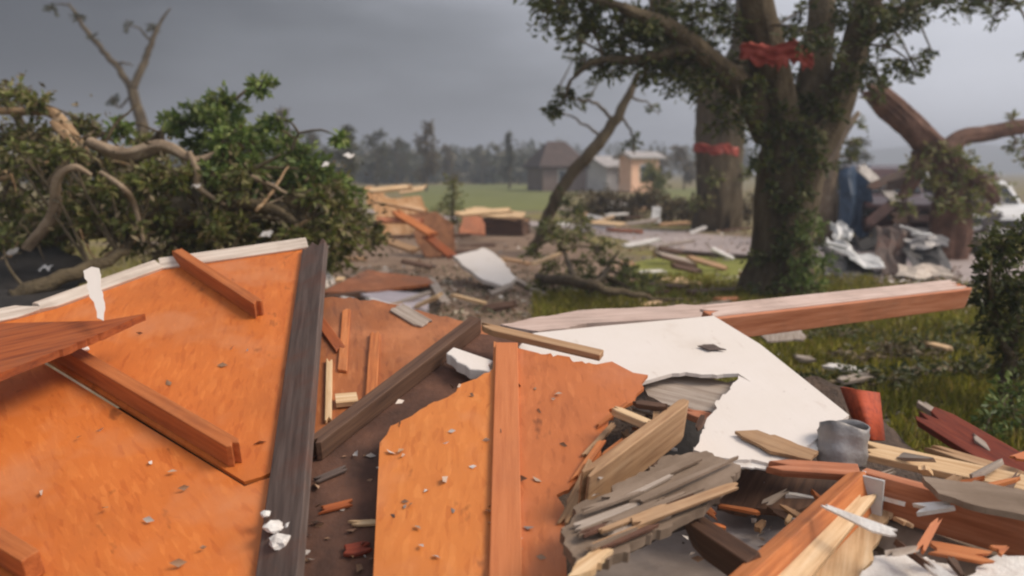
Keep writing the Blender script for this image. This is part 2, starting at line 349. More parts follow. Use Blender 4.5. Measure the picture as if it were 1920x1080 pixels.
def leaves_mesh(name, pos, dirs, size, mat, parent=None, width=0.42):
    """one small folded two-triangle leaf at each position"""
    n = len(pos); pos = np.asarray(pos); d = np.asarray(dirs, float); d /= np.linalg.norm(d, axis=1)[:, None] + 1e-9
    r = rng.normal(size=(n, 3)); s = np.cross(d, r); s /= np.linalg.norm(s, axis=1)[:, None] + 1e-9
    q = np.cross(s, d); L = (size * rng.uniform(0.55, 1.25, n))[:, None]
    v = np.empty((n, 4, 3)); v[:, 0] = pos; v[:, 1] = pos + d * L * .5 + s * L * width * .5 + q * L * .08
    v[:, 2] = pos + d * L - q * L * .06; v[:, 3] = pos + d * L * .5 - s * L * width * .5 + q * L * .08
    me = bpy.data.meshes.new(name); me.vertices.add(4 * n); me.vertices.foreach_set('co', v.reshape(-1))
    b = (np.arange(n) * 4)[:, None]; tri = np.concatenate([b + 0, b + 1, b + 2, b + 0, b + 2, b + 3], 1).reshape(-1)
    me.loops.add(6 * n); me.loops.foreach_set('vertex_index', tri.astype(np.int32))
    me.polygons.add(2 * n); me.polygons.foreach_set('loop_start', (np.arange(2 * n) * 3).astype(np.int32))
    me.update(calc_edges=True)
    o = link(name, me, mat, parent); o['kind'] = 'stuff'; return o
def sprays(clusters, vs, fs, limbs=None, twig_r=0.008):
    """twigs and leaf positions for clusters (centre, rx, ry, rz, twigs, leaves per twig)"""
    pos, dirs = [], []
    for (c, rx, ry, rz, nt_, nl) in clusters:
        c = Vector(c)
        if limbs:
            b = min(limbs, key=lambda p: (p - c).length)
            if (b - c).length > 0.05:
                mid = (b + c) / 2 + Vector((random.uniform(-.1, .1), random.uniform(-.1, .1), random.uniform(0, .15))) * (b - c).length
                P, Q = smooth_path([b, mid, c], [twig_r * 2.0, twig_r * 1.5, twig_r * 1.0], 3); tube(P, Q, 5, vs, fs, cap=False)
        for _ in range(nt_):
            u = Vector((random.gauss(0, 1), random.gauss(0, 1), random.gauss(0, 1))).normalized()
            k = random.random() ** .5
            tip = c + Vector((u.x * rx, u.y * ry, u.z * rz)) * k
            st = c + (tip - c) * random.uniform(0, .35); droop = Vector((0, 0, -0.12 * (tip - c).length))
            if (tip - st).length < 1e-3: continue
            tube([st, (st + tip) / 2 - droop * .5, tip + droop], [twig_r, twig_r * .7, twig_r * .3], 3, vs, fs, cap=False)
            dv = (tip - st)
            for _ in range(nl):
                s = random.uniform(.25, 1.08); p = st + dv * s + droop * s * s
                spread = 0.10 * max(rx, rz)
                pos.append((p.x + random.gauss(0, spread), p.y + random.gauss(0, spread), p.z + random.gauss(0, spread)))
                q = dv.normalized() + Vector((random.gauss(0, .7), random.gauss(0, .7), random.gauss(-.15, .6))); dirs.append(tuple(q))
    return pos, dirs
def make_tree(name, label, cat, base, limbs, clusters, bark, leaf, leafsize, group=None, wob=0.10, jit=0.02, seg=10, trunk_n=1, twig_r=0.010, leafwidth=.42, extra=None):
    """limbs: list of (points, radii); the first trunk_n of them are the trunk, the others the branches"""
    t = empty(name, base); tag(t, label, cat, group)
    vs, fs = [], []; vb, fb = [], []; allp = []
    for i, (P, Q) in enumerate(limbs):
        if max(Q) > .17:
            allp += bark_tube(P, Q, vs if i < trunk_n else vb, fs if i < trunk_n else fb, 44, .22 if name == 'uprooted_tree' else .12); continue
        p, q = smooth_path(P, Q, 5, jit); allp += p
        if i < trunk_n: tube(p, q, seg + 4, vs, fs, wob)
        else: tube(p, q, seg, vb, fb, wob)
    pos, dirs = sprays(clusters, vb, fb, allp, twig_r)
    if vb and name != 'oak_tree':
        k0 = len(vs); vs += vb; fs += [tuple(i + k0 for i in f) for f in fb]; vb = []
    link('trunk', pymesh('trunk', vs, fs), bark, t, smooth=True)
    if vb: link('branches', pymesh('branches', vb, fb), bark, t, smooth=True)
    if pos: leaves_mesh('crown', pos, dirs, leafsize, leaf, t, leafwidth)
    return t

# ------------------------------------------------------------------ the setting
def structure(o): o['kind'] = 'structure'; return o
def ground_material():
    m, t, b = new_mat('ground'); tc = t.nodes.new('ShaderNodeTexCoord'); v = tc.outputs['Object']
    n1 = noise(t, v, 0.35, 6, 0.6); n2 = noise(t, v, 3.0, 6, 0.65)
    g = ramp(t, ((0.3, (0.13, 0.115, 0.022)), (0.5, (0.20, 0.175, 0.036)), (0.72, (0.28, 0.21, 0.07)))); t.links.new(n2, g.inputs['Fac'])
    d = ramp(t, ((0.3, (0.115, 0.080, 0.052)), (0.7, (0.25, 0.185, 0.135)))); t.links.new(n2, d.inputs['Fac'])
    mk = ramp(t, ((0.42, (0, 0, 0)), (0.60, (1, 1, 1)))); t.links.new(n1, mk.inputs['Fac'])
    t.links.new(mixc(t, mk.outputs['Color'], g.outputs['Color'], d.outputs['Color']), b.inputs['Base Color'])
    b.inputs['Roughness'].default_value = 0.95; bump(t, b, n2, 0.6, 0.05)
ground_material()
blotchy('dirt', ((0.3, (0.14, 0.088, 0.055)), (0.5, (0.225, 0.150, 0.10)), (0.72, (0.31, 0.22, 0.155))), 1.6, 0.95, 0.6, bdist=0.03)
blotchy('asphalt_road', ((0.3, (0.32, 0.265, 0.25)), (0.7, (0.45, 0.38, 0.365))), 1.1, 0.8, 0.3)
blotchy('lawn', ((0.3, (0.17, 0.18, 0.028)), (0.7, (0.26, 0.265, 0.05))), 2.0, 0.95, 0.6, bdist=0.03)
blotchy('far_lawn', ((0.3, (0.12, 0.135, 0.032)), (0.7, (0.18, 0.19, 0.05))), 0.25, 0.95, 0.3)
blotchy('rubble', ((0.3, (0.045, 0.030, 0.022)), (0.55, (0.105, 0.070, 0.050)), (0.75, (0.20, 0.14, 0.10))), 7, 0.95, 1.0, bdist=0.03)
S_ = 1400
structure(link('ground', pymesh('ground', [(-S_, -60, 0), (S_, -60, 0), (S_, 2 * S_ - 400, 0), (-S_, 2 * S_ - 400, 0)], [(0, 1, 2, 3)]), 'ground'))
def sheet(name, pts, z, mat, step=0.8, amp=0.25):
    o2 = ragged([(p.x, p.y) for p in pts], range(len(pts)), amp, step)
    return structure(link(name, pymesh(name, [(x, y, z) for x, y in o2], [tuple(range(len(o2)))]), mat))
# bare trampled earth round the wreck, the road beyond it, lawns
sheet('dirt_patch', [G(560, 640), G(1120, 640), G(1180, 520), G(1150, 470), G(1080, 440), G(880, 415), G(650, 420), G(420, 470)], 0.004, 'dirt')
ra, rb = G(1060, 421), G(1420, 447); rd = (rb - ra).normalized()
rc, re_ = G(1190, 452), G(1420, 494)
road = [ra - rd * 60, rb + rd * 40, re_ + (re_ - rc).normalized() * 40, rc - (re_ - rc).normalized() * 5, rc - rd * 70]
sheet('road', road, 0.008, 'asphalt_road', 2.5, 0.15)
sheet('lawn', [G(1160, 500), G(1270, 478), G(1420, 484), G(1640, 520), G(1600, 560), G(1400, 534), G(1220, 526)], 0.012, 'lawn', 0.6, .12)
sheet('lawn', [G(700, 395), G(1010, 396), G(1060, 400), G(1060, 348), G(940, 345), G(780, 349)], 0.008, 'far_lawn', 5, .8)
sheet('lawn', [G(1225, 398), G(1330, 398), G(1330, 352), G(1225, 355)], 0.008, 'far_lawn', 4, .5)
sheet('lawn', [G(1520, 436), G(1600, 440), G(1600, 380), G(1520, 372)], 0.010, 'far_lawn', 4, .5)
# the heap of fine rubble the broken roof lies on
PA = Plane.pts(D(577, 465, 4.6), D(490, 1080, 2.3), D(0, 605, 3.75))
def mound():
    nx, ny = 70, 56; x0, x1, y0, y1 = -4.2, 3.2, 1.0, 6.4
    vs, fs = [], []
    for j in range(ny):
        for i in range(nx):
            x = x0 + (x1 - x0) * i / (nx - 1); y = y0 + (y1 - y0) * j / (ny - 1)
            zp = PA.p.z - (PA.n.x * (x - PA.p.x) + PA.n.y * (y - PA.p.y)) / PA.n.z
            zl = zp - 0.22
            zr = 0.30 + 0.13 * (y - 2.0)
            k = min(1, max(0, (x - 0.05) / 0.35)); z = zl * (1 - k) + zr * k
            xe = min(1, max(0, (x - x0) / 1.2)) * min(1, max(0, (2.6 - x) / 0.9))
            # the far side falls away behind the sheets' upper edge
            edge = 4.45 + 0.42 * min(0, x + 1.0) if x < 0 else 4.45 + .8 * min(1, x / .5)
            ye = min(1, max(0, (y - 1.05) / .5)) * min(1, max(0, (edge + .25 - y) / 0.9))
            e = xe * ye; e = e * e * (3 - 2 * e)
            vs.append((x, y, -0.05 + e * z + e * random.uniform(-.035, .035)))
    for j in range(ny - 1):
        for i in range(nx - 1):
            a = j * nx + i; fs.append((a, a + 1, a + nx + 1, a + nx))
    structure(link('rubble_mound', pymesh('rubble_mound', vs, fs), 'rubble', smooth=True))
mound()

# ------------------------------------------------------------------ the broken roof, left
roof = empty('roof_section', PA(300, 900)); tag(roof, 'big orange strand board roof section tilted up at lower left with grey edge trim', 'roof section')
slab('sheathing_panel', [(-25, 606), (60, 588), (300, 503), (577, 463), (524, 878), (458, 903), (70, 664)], PA, 0.014, 'osb', roof, rag=(4,), amp=.012)
slab('sheathing_panel', [(-28, 612), (70, 672), (458, 909), (520, 888), (487, 1080), (465, 1260), (-420, 1260), (-420, 660)], PA, 0.014, 'osb', roof, rag=(2,), amp=.006, lift=-0.006)
def on(pl, px, py, h=0.0): return pl(px, py) + pl.n * h
def rafter(parent, pl, a, b, wd, h, mat, roll=0.0, **kw):
    A = on(pl, *a, h); B = on(pl, *b, h); n = Matrix.Rotation(roll, 3, (B - A).normalized()) @ pl.n
    return beam('rafter' if parent else 'board', A, B, wd, h, mat, n, parent, **kw)
rafter(roof, PA, (62, 640), (448, 872), 0.055, 0.085, 'rafter_wood', 0.0, broken=(True, True), jag=.03)
rafter(roof, PA, (335, 492), (488, 594), 0.050, 0.075, 'rafter_wood', 0.0, broken=(True, True), jag=.03)
rafter(roof, PA, (-160, 940), (70, 1085), 0.055, 0.085, 'rafter_wood')
for a, b in (((-28, 606), (70, 586)), ((70, 586), (300, 503)), ((300, 503), (577, 463))):
    A = on(PA, *a, .028); B = on(PA, *b, .028)
    beam('drip_edge', A, B, 0.075, 0.05, 'trim_grey', PA.n + Vector((0, -.7, 0)), roof, broken=(a[0] == 70, b[0] == 70))
EB = beam('edge_board', on(PA, 590, 470, .05), on(PA, 500, 1290, .05), 0.135, 0.04, 'lumber_grey', PA.n + Vector((-0.42, -0.25, 0)), roof, broken=(True, False))
tag(slab('rag', [(156, 508), (172, 500), (186, 503), (189, 540), (197, 575), (194, 601), (182, 596), (176, 566), (166, 545)], Plane.pts(D(160, 505, 3.46), D(190, 505, 3.46), D(190, 600, 3.24)), .003, 'drywall', rag=range(9), amp=.004, step=.02), 'white torn rag hanging over the grey roof trim at left', 'rag')
wpl = Plane.pts(D(-60, 680, 3.0), D(270, 590, 3.45), D(100, 600, 3.38))
tag(slab('splintered_board', [(-120, 645), (0, 606), (195, 601), (272, 588), (205, 618), (90, 664), (0, 700), (-120, 745)], wpl, 0.03, 'lumber_rust', rag=(3, 4), amp=.008, step=.03, xdir=((0, 650), (270, 590))),
    'pointed rust orange board splinter at left frame edge over the tilted roof', 'board')
# ------------------------------------------------------------------ middle of the roof
PC = PA.off(-0.055)
mid = empty('roof_section', PC(740, 800)); tag(mid, 'sunken brown strand board sheet and black felt with shadow band between two orange roof sections', 'roof section')
slab('sheathing_panel', [(592, 558), (700, 562), (800, 586), (895, 606), (960, 640), (780, 830), (700, 930), (585, 930)], PC, 0.014, 'osb_brown', mid, rag=(0, 1, 2), amp=.02)
slab('felt_and_shadow', [(545, 905), (600, 850), (690, 784), (790, 706), (880, 630), (985, 640), (850, 800), (780, 900), (780, 1280), (520, 1280)], PC, 0.006, 'felt', mid, rag=(0, 1, 2, 3), amp=.012, lift=0.016)  # dark felt; its upper arm stands in for the shadow band
rafter(mid, PC, (618, 680), (616, 796), 0.026, 0.02, 'lumber_pale', broken=(True, True), jag=.03)
rafter(mid, PC, (704, 628), (694, 782), 0.045, 0.02, 'lumber_orange', broken=(True, True), jag=.03)
rafter(mid, PC, (650, 583), (642, 700), 0.040, 0.014, 'lumber_orange', broken=(True, True), jag=.03)
rafter(mid, PC.off(.02), (588, 862), (893, 622), 0.055, 0.075, 'lumber_dark', broken=(True, False), jag=.05)  # added dark bar in place of the shadow line along the gap
rafter(mid, PC, (596, 600), (640, 660), 0.05, 0.016, 'lumber_rust', broken=(True, True), jag=.04)
rafter(mid, PC, (742, 578), (800, 612), 0.09, 0.012, 'weathered', broken=(True, True), jag=.05)
rafter(mid, PC.off(.02), (640, 1040), (700, 1028), 0.05, 0.016, 'lumber_red', broken=(True, True), jag=.04)
rafter(mid, PC.off(.02), (600, 960), (660, 945), 0.03, 0.012, 'lumber_rust', broken=(True, True), jag=.04)
rafter(mid, PC.off(.02), (655, 985), (712, 982), 0.022, 0.012, 'lumber_pale', broken=(True, True), jag=.03)
rafter(mid, PC.off(.02), (590, 905), (650, 880), 0.028, 0.012, 'lumber_grey', broken=(True, True), jag=.03)
tag(slab('wood_scrap', [(628, 738), (668, 735), (672, 752), (630, 756)], PC.off(.03), 0.02, 'lumber_pale'), 'small pale wood scrap beside the upright pale stick on brown board', 'wood scrap')
tag(slab('foam_block', [(836, 662), (850, 650), (926, 676), (920, 698), (880, 692)], PA.off(0.045), 0.05, 'drywall', rag=(2, 3, 4), amp=.01, step=.02, bevel=.006), 'white broken foam block in the gap beside the orange panel', 'foam block')
# ------------------------------------------------------------------ right part of the roof
PE = PA.off(0.055)
rr = empty('roof_section', PE(900, 950)); tag(rr, 'orange strand board roof section with flat upright batten, torn right edge, at bottom centre', 'roof section')
slab('sheathing_panel', [(926, 640), (946, 646), (944, 1280), (690, 1280), (712, 830), (750, 790), (800, 762), (860, 722), (924, 690)], PE, 0.014, 'osb_yellow', rr, rag=(4, 5, 6, 7), amp=.014, step=.03)
slab('sheathing_panel', [(949, 647), (1010, 662), (1110, 682), (1215, 703), (1190, 752), (1140, 800), (1100, 885), (1058, 950), (1070, 1280), (947, 1280)], PE, 0.014, 'osb_red', rr, rag=(1, 2, 3, 4, 5, 6), amp=.03, step=.03)
b_ = rafter(rr, PE, (950, 650), (947, 1280), 0.092, 0.022, 'batten', broken=(False, False))
tag(beam('board', on(PE, 905, 620, .028), on(PE, 1128, 672, .028), 0.05, 0.03, 'lumber_tan', PE.n, broken=(True, False)), 'thin tan board along the top edge of the centre orange section', 'board')
# splinters along the torn edge
for i, (a, b, wd) in enumerate((((1150, 806), (1092, 862), .02), ((1130, 838), (1076, 905), .025), ((1108, 880), (1066, 950), .022), ((1176, 774), (1120, 802), .016), ((1090, 935), (1054, 985), .03))):
    s = beam('splinter', on(PE, *a, .03 + .006 * i), on(PE, *b, .012), wd, 0.012, 'lumber_orange' if i % 2 else 'lumber_tan', PE.n, rr, broken=(True, True), jag=.04)

# ------------------------------------------------------------------ white panel and the boards round it
PF = Plane.pts(D(1005, 622, 3.9), D(1300, 840, 2.9), D(1590, 785, 3.1))
tag(slab('wall_panel', [(950, 642), (1003, 624), (1120, 612), (1338, 592), (1425, 645), (1592, 778), (1545, 812), (1500, 856), (1440, 868), (1380, 862), (1300, 843), (1335, 775), (1384, 704), (1408, 716), (1384, 700), (1260, 700), (1190, 720), (1080, 700)], PF, 0.016, 'drywall', rag=(6, 7, 8, 9, 10, 11, 14), amp=.010, step=.03),
    'large torn white wall panel lying right of centre', 'wall panel')
for pix in ([(1300, 838), (1345, 850), (1400, 862), (1440, 866), (1436, 880), (1380, 876), (1318, 858)], [(1500, 850), (1545, 812), (1560, 822), (1525, 858)], [(1384, 704), (1410, 718), (1400, 706), (1376, 698)]):
    slab('torn_edge', pix, PF.off(-.012), .006, 'plaster' if pix[0][0] != 1384 else 'lumber_grey', bpy.data.objects['wall_panel'], rag=range(len(pix)), amp=.01, step=.02)
tag(slab('wood_shard', [(1378, 808), (1420, 806), (1535, 846), (1520, 862), (1445, 846)], PF.off(.02), 0.012, 'lumber_tan', rag=(1, 2, 3, 4), amp=.006, step=.03), 'tan pointed wood shard on the lower corner of the white panel', 'wood shard')
tag(slab('paint_flake', [(1308, 648), (1338, 645), (1362, 655), (1330, 656)], PF.off(.012), 0.004, 'lumber_grey', rag=(0, 1, 2, 3), amp=.008, step=.02), 'small dark scrap lying on the middle of the white panel', 'scrap')
PT = Plane.pts(D(945, 606, 4.15), D(1345, 570, 4.7), D(1345, 594, 4.45))
tag(slab('board', [(938, 608), (1092, 581), (1346, 569), (1352, 592), (1100, 606), (1010, 621)], PT, 0.025, 'plank_lilac', rag=(0, 1, 4, 5), amp=.012), 'flat weathered grey board behind the top edge of the white panel', 'board')
BM = tag(beam('beam', D(1330, 590, 4.25), D(1815, 536, 5.5), 0.10, 0.135, 'lumber_pink', (0, -0.35, 1), broken=(False, True), bevel=.006), 'long orange timber beam reaching from the white panel to the dark shrub', 'beam')
beam('top_plank', D(1320, 583, 4.27), D(1800, 531, 5.5), 0.13, 0.018, 'plank_lilac', (0, -0.35, 1), BM, broken=(True, True), jag=.12)
PB = PF.off(-0.05)
tag(slab('plywood_scrap', [(1205, 706), (1250, 692), (1386, 722), (1372, 775), (1300, 768), (1215, 742)], PB, 0.016, 'weathered', rag=(0, 3, 4, 5), amp=.014, step=.03), 'greyish torn plywood scrap under the notch of the white panel', 'plywood scrap')
tag(beam('board', PB(1265, 762) , PB(1372, 792), 0.06, 0.03, 'lumber_pink', PB.n, broken=(True, False)), 'short reddish board under the notched side of the white panel', 'board')
tag(beam('stud', D(1092, 892, 2.42), D(1288, 748, 2.95), 0.04, 0.15, 'lumber_tan', (0.05, -.25, 1), broken=(True, True), jag=.07), 'tan stud on edge leaning up beside the torn orange roof edge', 'stud')
tag(beam('stick', D(1150, 762, 2.86), D(1222, 792, 2.78), 0.03, 0.03, 'lumber_pale', (0, -.3, 1), broken=(True, True), jag=.03), 'short pale stick poking from the torn orange roof edge', 'stick')
tag(beam('stick', D(1190, 752, 2.9), D(1246, 760, 2.86), 0.03, 0.02, 'lumber_dark', (0, -.3, 1), broken=(True, True), jag=.03), 'short dark stick above the pale stick at the torn roof edge', 'stick')
tag(slab('hollow_shade', [(1236, 795), (1290, 762), (1345, 782), (1325, 850), (1290, 868), (1235, 862)], Plane.at(1290, 820, .55, .0, .5), 0.012, 'black_sheet', rag=(0, 1, 2, 3, 4, 5), amp=.012, step=.03), 'dark sheet standing in for the shaded hollow between tan stud and white panel', 'shadow stand-in')  # black sheet stands in for the shade inside the hollow
PK = Plane.pts(D(1055, 985, 2.2), D(1385, 875, 2.62), D(1120, 1060, 2.02))
tag(slab('insulation_batt', [(1052, 990), (1075, 950), (1140, 925), (1240, 856), (1325, 845), (1388, 872), (1372, 905), (1295, 962), (1205, 1008), (1150, 1040), (1085, 1072)], PK, 0.03, 'insulation', rag=range(11), amp=.012, step=.018), 'grey brown fibrous slab with ragged lower edge at bottom right of centre', 'insulation')
SLB = bpy.data.objects['insulation_batt']; SLB['label'] = 'splintered grey brown board with ragged lower edge at bottom right of centre'; SLB['category'] = 'board'; SLB.name = 'splintered_board'
for k in range(22):
    f = random.random(); g_ = random.random(); ax, ay = 1062 + 40 * f + 120 * g_, 985 + 70 * f - 75 * g_; ln = random.uniform(90, 210)
    bx_, by_ = min(1385, ax + ln), ay - ln * .40 + random.uniform(-14, 14)
    if by_ < 850: by_ = 850 + random.uniform(0, 12)
    beam('shard', on(PK, ax, ay, .010 + .0012 * k), on(PK, bx_, by_, .012 + .0012 * k), random.uniform(.012, .034), .009, random.choice(('insulation', 'insulation', 'insulation', 'lumber_tan', 'weathered', 'felt')), PK.n + Vector((random.uniform(-.3, .3), random.uniform(-.3, .1), 0)), SLB, broken=(True, True), jag=.05, bevel=0, taper=random.uniform(.2, .9))
tag(slab('board', [(1110, 1028), (1150, 1030), (1085, 1078), (1065, 1080)], PK.off(.012), 0.02, 'lumber_pale', rag=(0, 1, 2, 3), amp=.008, step=.02), 'small pale torn board at the low tip of the insulation slab', 'board')
tag(slab('floor_sheet', [(1040, 1095), (1300, 985), (1420, 1065), (1390, 1290), (1000, 1290)], Plane.at(1250, 1060, .40), 0.02, 'grey_sheet', rag=(0, 1), amp=.01), 'dull grey floor sheet under the insulation slab at the bottom', 'floor sheet')
tag(beam('joist', D(1275, 955, 2.42), D(1412, 1045, 2.12), 0.05, 0.13, 'lumber_dark', (-.3, -.5, 1), broken=(True, False)), 'dark brown joist between the grey floor sheet and the pale sheet', 'joist')
tag(slab('floor_sheet', [(1305, 955), (1400, 938), (1500, 945), (1490, 1010), (1425, 1048)], Plane.at(1400, 980, .50, 0, .05), 0.02, 'floor_pale', rag=(0, 1, 2, 3, 4), amp=.012, step=.03), 'pale lilac white floor sheet left of the orange box frame', 'floor sheet')
tag(slab('board', [(1380, 885), (1480, 868), (1600, 884), (1570, 925), (1490, 962), (1345, 945)], Plane.at(1470, 910, .61, 0, .12), 0.025, 'lumber_dark', rag=(0, 2, 3, 4, 5), amp=.014), 'wide dark brown board below the lower corner of the white panel', 'board')
tag(beam('board', D(1430, 868, 2.78), D(1612, 880, 2.74), 0.06, 0.03, 'lumber_pink', (0, -.4, 1), broken=(True, False)), 'narrow pinkish board under the white panel leading to the metal bracket', 'board')
PLN = [((1070, 1280), (740, 960), .62, 'of the torn orange roof edge'), ((1300, 1600), (860, 1010), .55, 'of the gap left of the box frame'), ((1640, 1920), (850, 1060), .70, 'of the orange box frame'), ((1220, 1400), (690, 780), .78, 'of the white panel notch')]
for k in range(110):
    xr, yr, z_, wh = PLN[k % 4]; px, py = random.uniform(*xr), random.uniform(*yr)
    A = G(px, py, z_ + random.uniform(0, .07)); an = random.uniform(0, 6.28); L = random.uniform(.05, .20); wd = random.uniform(.012, .04)
    B = A + Vector((math.cos(an) * L, math.sin(an) * L, random.uniform(-.03, .05)))
    m, hue = random.choice((('lumber_pale', 'pale'), ('lumber_tan', 'tan'), ('lumber_orange', 'orange'), ('lumber_dark', 'dark'), ('plaster', 'white'), ('weathered', 'grey'), ('osb_red', 'rusty')))
    lb = f"{'long' if L > .125 else 'short'} {hue} splinter {'upper' if py < sum(yr) / 2 else 'lower'} {third(px, *xr)} {wh}"
    if not fresh(lb): continue
    tag(beam('splinter', A, B, wd, random.uniform(.008, .02), m, (random.uniform(-.5, .5), random.uniform(-.7, .1), 1), broken=(True, True), jag=L * .3, bevel=0, taper=random.uniform(.3, 1)), lb, 'splinter', 'splinters in the foreground wreck')
# crushed duct
def crushed_duct():
    a = D(1577, 872, 2.92); vs, fs = [], []; n, seg = 10, 28
    ax = Vector((.10, .12, 1)).normalized(); M = frame(a, ax, Vector((0, -1, 0)))
    for i in range(n):
        h_ = .15 * i / (n - 1)
        for k in range(seg):
            an = 2 * math.pi * k / seg; r = .078 * (1 + .10 * math.sin(2 * an + 1 + h_ * 12) + .05 * math.sin(5 * an + h_ * 30)) + (.006 if i in (3, 7) else 0) + random.uniform(-.002, .002)
            vs.append(M @ Vector((h_ + .012 * math.sin(2 * an) * (i / n), math.cos(an) * r, math.sin(an) * r * .8)))
    for i in range(n - 1):
        for k in range(seg): fs.append((i * seg + k, i * seg + (k + 1) % seg, (i + 1) * seg + (k + 1) % seg, (i + 1) * seg + k))
    o = link('metal_duct', pymesh('metal_duct', vs, fs), 'metal_grey', smooth=True); s = o.modifiers.new('wall', 'SOLIDIFY'); s.thickness = .004
    tag(o, 'crushed grey metal duct stub standing at the right corner of the white panel', 'metal duct')
crushed_duct()
# the overturned box frame, lower right
box = empty('box_frame', D(1606, 960, 2.6)); tag(box, 'overturned orange timber box frame with grey metal corner bracket at lower right', 'box frame')
cor = D(1606, 884, 2.72); le = D(1350, 1110, 1.96); ri = D(1960, 972, 2.36)
beam('side_board', cor, le, 0.06, 0.13, 'lumber_orange', (-.50, -.2, .8), box)
beam('side_board', cor + Vector((.03, .02, 0)), ri, 0.045, 0.14, 'lumber_pink', (0, -.1, 1), box, broken=(False, True))
beam('inner_cleat', D(1625, 918, 2.66), D(1470, 1100, 2.08), 0.07, 0.03, 'lumber_pale', (.4, 0, 1), box, broken=(True, False))
pb = prism('bracket', [(0, 0), (.085, 0), (.085, .012), (.012, .012), (.012, .05), (0, .05)], 0.12, frame(cor + Vector((-.012, -.035, .003)), (ri - cor), Vector((0, 0, 1))), 'metal_white', box, .002)
tag(slab('plywood_scrap', [(1592, 955), (1676, 950), (1650, 1010), (1610, 1080), (1590, 1290), (1440, 1290), (1500, 1090)], Plane.at(1590, 1020, .62, .0, .15), 0.014, 'lumber_pale', rag=(0, 1, 2), amp=.012, step=.03), 'pale cream plywood strip inside the corner of the box frame', 'plywood scrap')
tag(slab('carpet_scrap', [(1672, 950), (1800, 962), (1960, 1010), (1960, 1080), (1820, 1095), (1700, 1050), (1640, 1020)], Plane.at(1780, 1010, .60, .0, .1), 0.02, 'insulation', rag=range(7), amp=.016, step=.025), 'grey brown shaggy scrap lying inside the box frame', 'carpet scrap')
tag(slab('insulation_batt', [(1730, 893), (1850, 905), (1960, 930), (1960, 975), (1850, 952), (1760, 925)], Plane.at(1850, 930, .79, 0, .1), 0.02, 'insulation', rag=range(6), amp=.01, step=.03), 'strip of grey brown insulation lying over the back board of the box frame', 'insulation')
tag(slab('wall_panel', [(1640, 1042), (1705, 1036), (1790, 1066), (1830, 1110), (1820, 1290), (1560, 1290), (1610, 1090)], Plane.at(1700, 1070, .64, .0, .05), 0.014, 'plaster', rag=(0, 1, 2, 3, 6), amp=.012, step=.025), 'torn white plaster sheet at the bottom edge beside the cream plywood strip', 'wall panel')
tag(slab('wall_panel', [(1790, 1098), (1870, 1040), (1960, 1036), (1960, 1290), (1800, 1290)], Plane.at(1880, 1070, .66, -.02, .05), 0.014, 'plaster', rag=(0, 1), amp=.012, step=.025), 'torn white plaster sheet in the bottom right corner of the picture', 'wall panel')
tag(beam('board', D(1622, 838, 2.98), D(1960, 912, 2.72), 0.09, 0.03, 'lumber_pale', (0, -.35, 1), broken=(True, True)), 'long pale split plank behind the orange box frame', 'board')
tag(beam('board', D(1740, 835, 3.1), D(1950, 898, 2.9), 0.05, 0.025, 'lumber_tan', (0, -.35, 1), broken=(True, True)), 'thin tan plank just behind the long pale split plank', 'board')
tag(beam('board', D(1690, 905, 2.82), D(1880, 935, 2.66), 0.05, 0.02, 'weathered', (0, -.35, 1), broken=(True, True)), 'short pale grey plank lying on the back board of the box frame', 'board')
def curved_sheet():
    vs, fs = [], []; n = 9
    for i in range(n):
        s = i / (n - 1); a = D(1575 + 75 * s, 726 + 10 * s, 3.5 - .12 * math.sin(s * 3.1)); b = D(1610 + 50 * s, 822 + 4 * s, 3.35 - .15 * math.sin(s * 3.1)); vs += [a, b]
    for i in range(n - 1): fs.append((2 * i, 2 * i + 1, 2 * i + 3, 2 * i + 2))
    o = link('siding_piece', pymesh('siding_piece', vs, fs), 'red_paint', smooth=True); m = o.modifiers.new('t', 'SOLIDIFY'); m.thickness = .012
    tag(o, 'curved red siding piece standing behind the crushed metal duct', 'siding')
curved_sheet()
tag(beam('board', D(1730, 768, 4.2), D(1960, 905, 3.2), 0.16, 0.04, 'lumber_red', (-.3, -.6, 1), broken=(True, True), jag=.16), 'dark red plank with split end slanting down to the right edge over grass', 'board')
tag(beam('board', D(1725, 752, 4.4), D(1800, 800, 4.0), 0.05, 0.03, 'weathered', (0, -.3, 1), broken=(True, True)), 'short weathered grey board on the upper end of the dark red plank', 'board')
tag(beam('stick', D(1822, 815, 3.75), D(1870, 850, 3.55), 0.04, 0.02, 'weathered', (0, -.3, 1), broken=(True, True)), 'small greyish sliver lying on the middle of the dark red plank', 'stick')
tag(slab('wall_panel', [(1410, 612), (1500, 606), (1508, 636), (1440, 640)], Plane.at(1460, 620, .55), 0.012, 'weathered', rag=range(4), amp=.02), 'pale grey scrap sheet under the long orange beam beside the white panel', 'wall panel')
for a, b, m, lb in (((1545, 682), (1625, 694), 'plaster', 'long white strip lying in the grass right of the white panel'), ((1490, 668), (1525, 672), 'weathered', 'short grey strip in the grass near the white panel edge'), ((1570, 712), (1640, 700), 'weathered', 'weathered stick in the grass above the red siding piece'), ((1735, 640), (1785, 652), 'lumber_pale', 'pale stick in the middle of the grass'), ((1800, 560), (1850, 566), 'plaster', 'white strip in the grass just under the end of the orange beam')):
    tag(beam('stick', G(*a, .14), G(*b, .14), .09, .03, m, (0, -.3, 1), broken=(True, True), jag=.1), lb, 'stick')
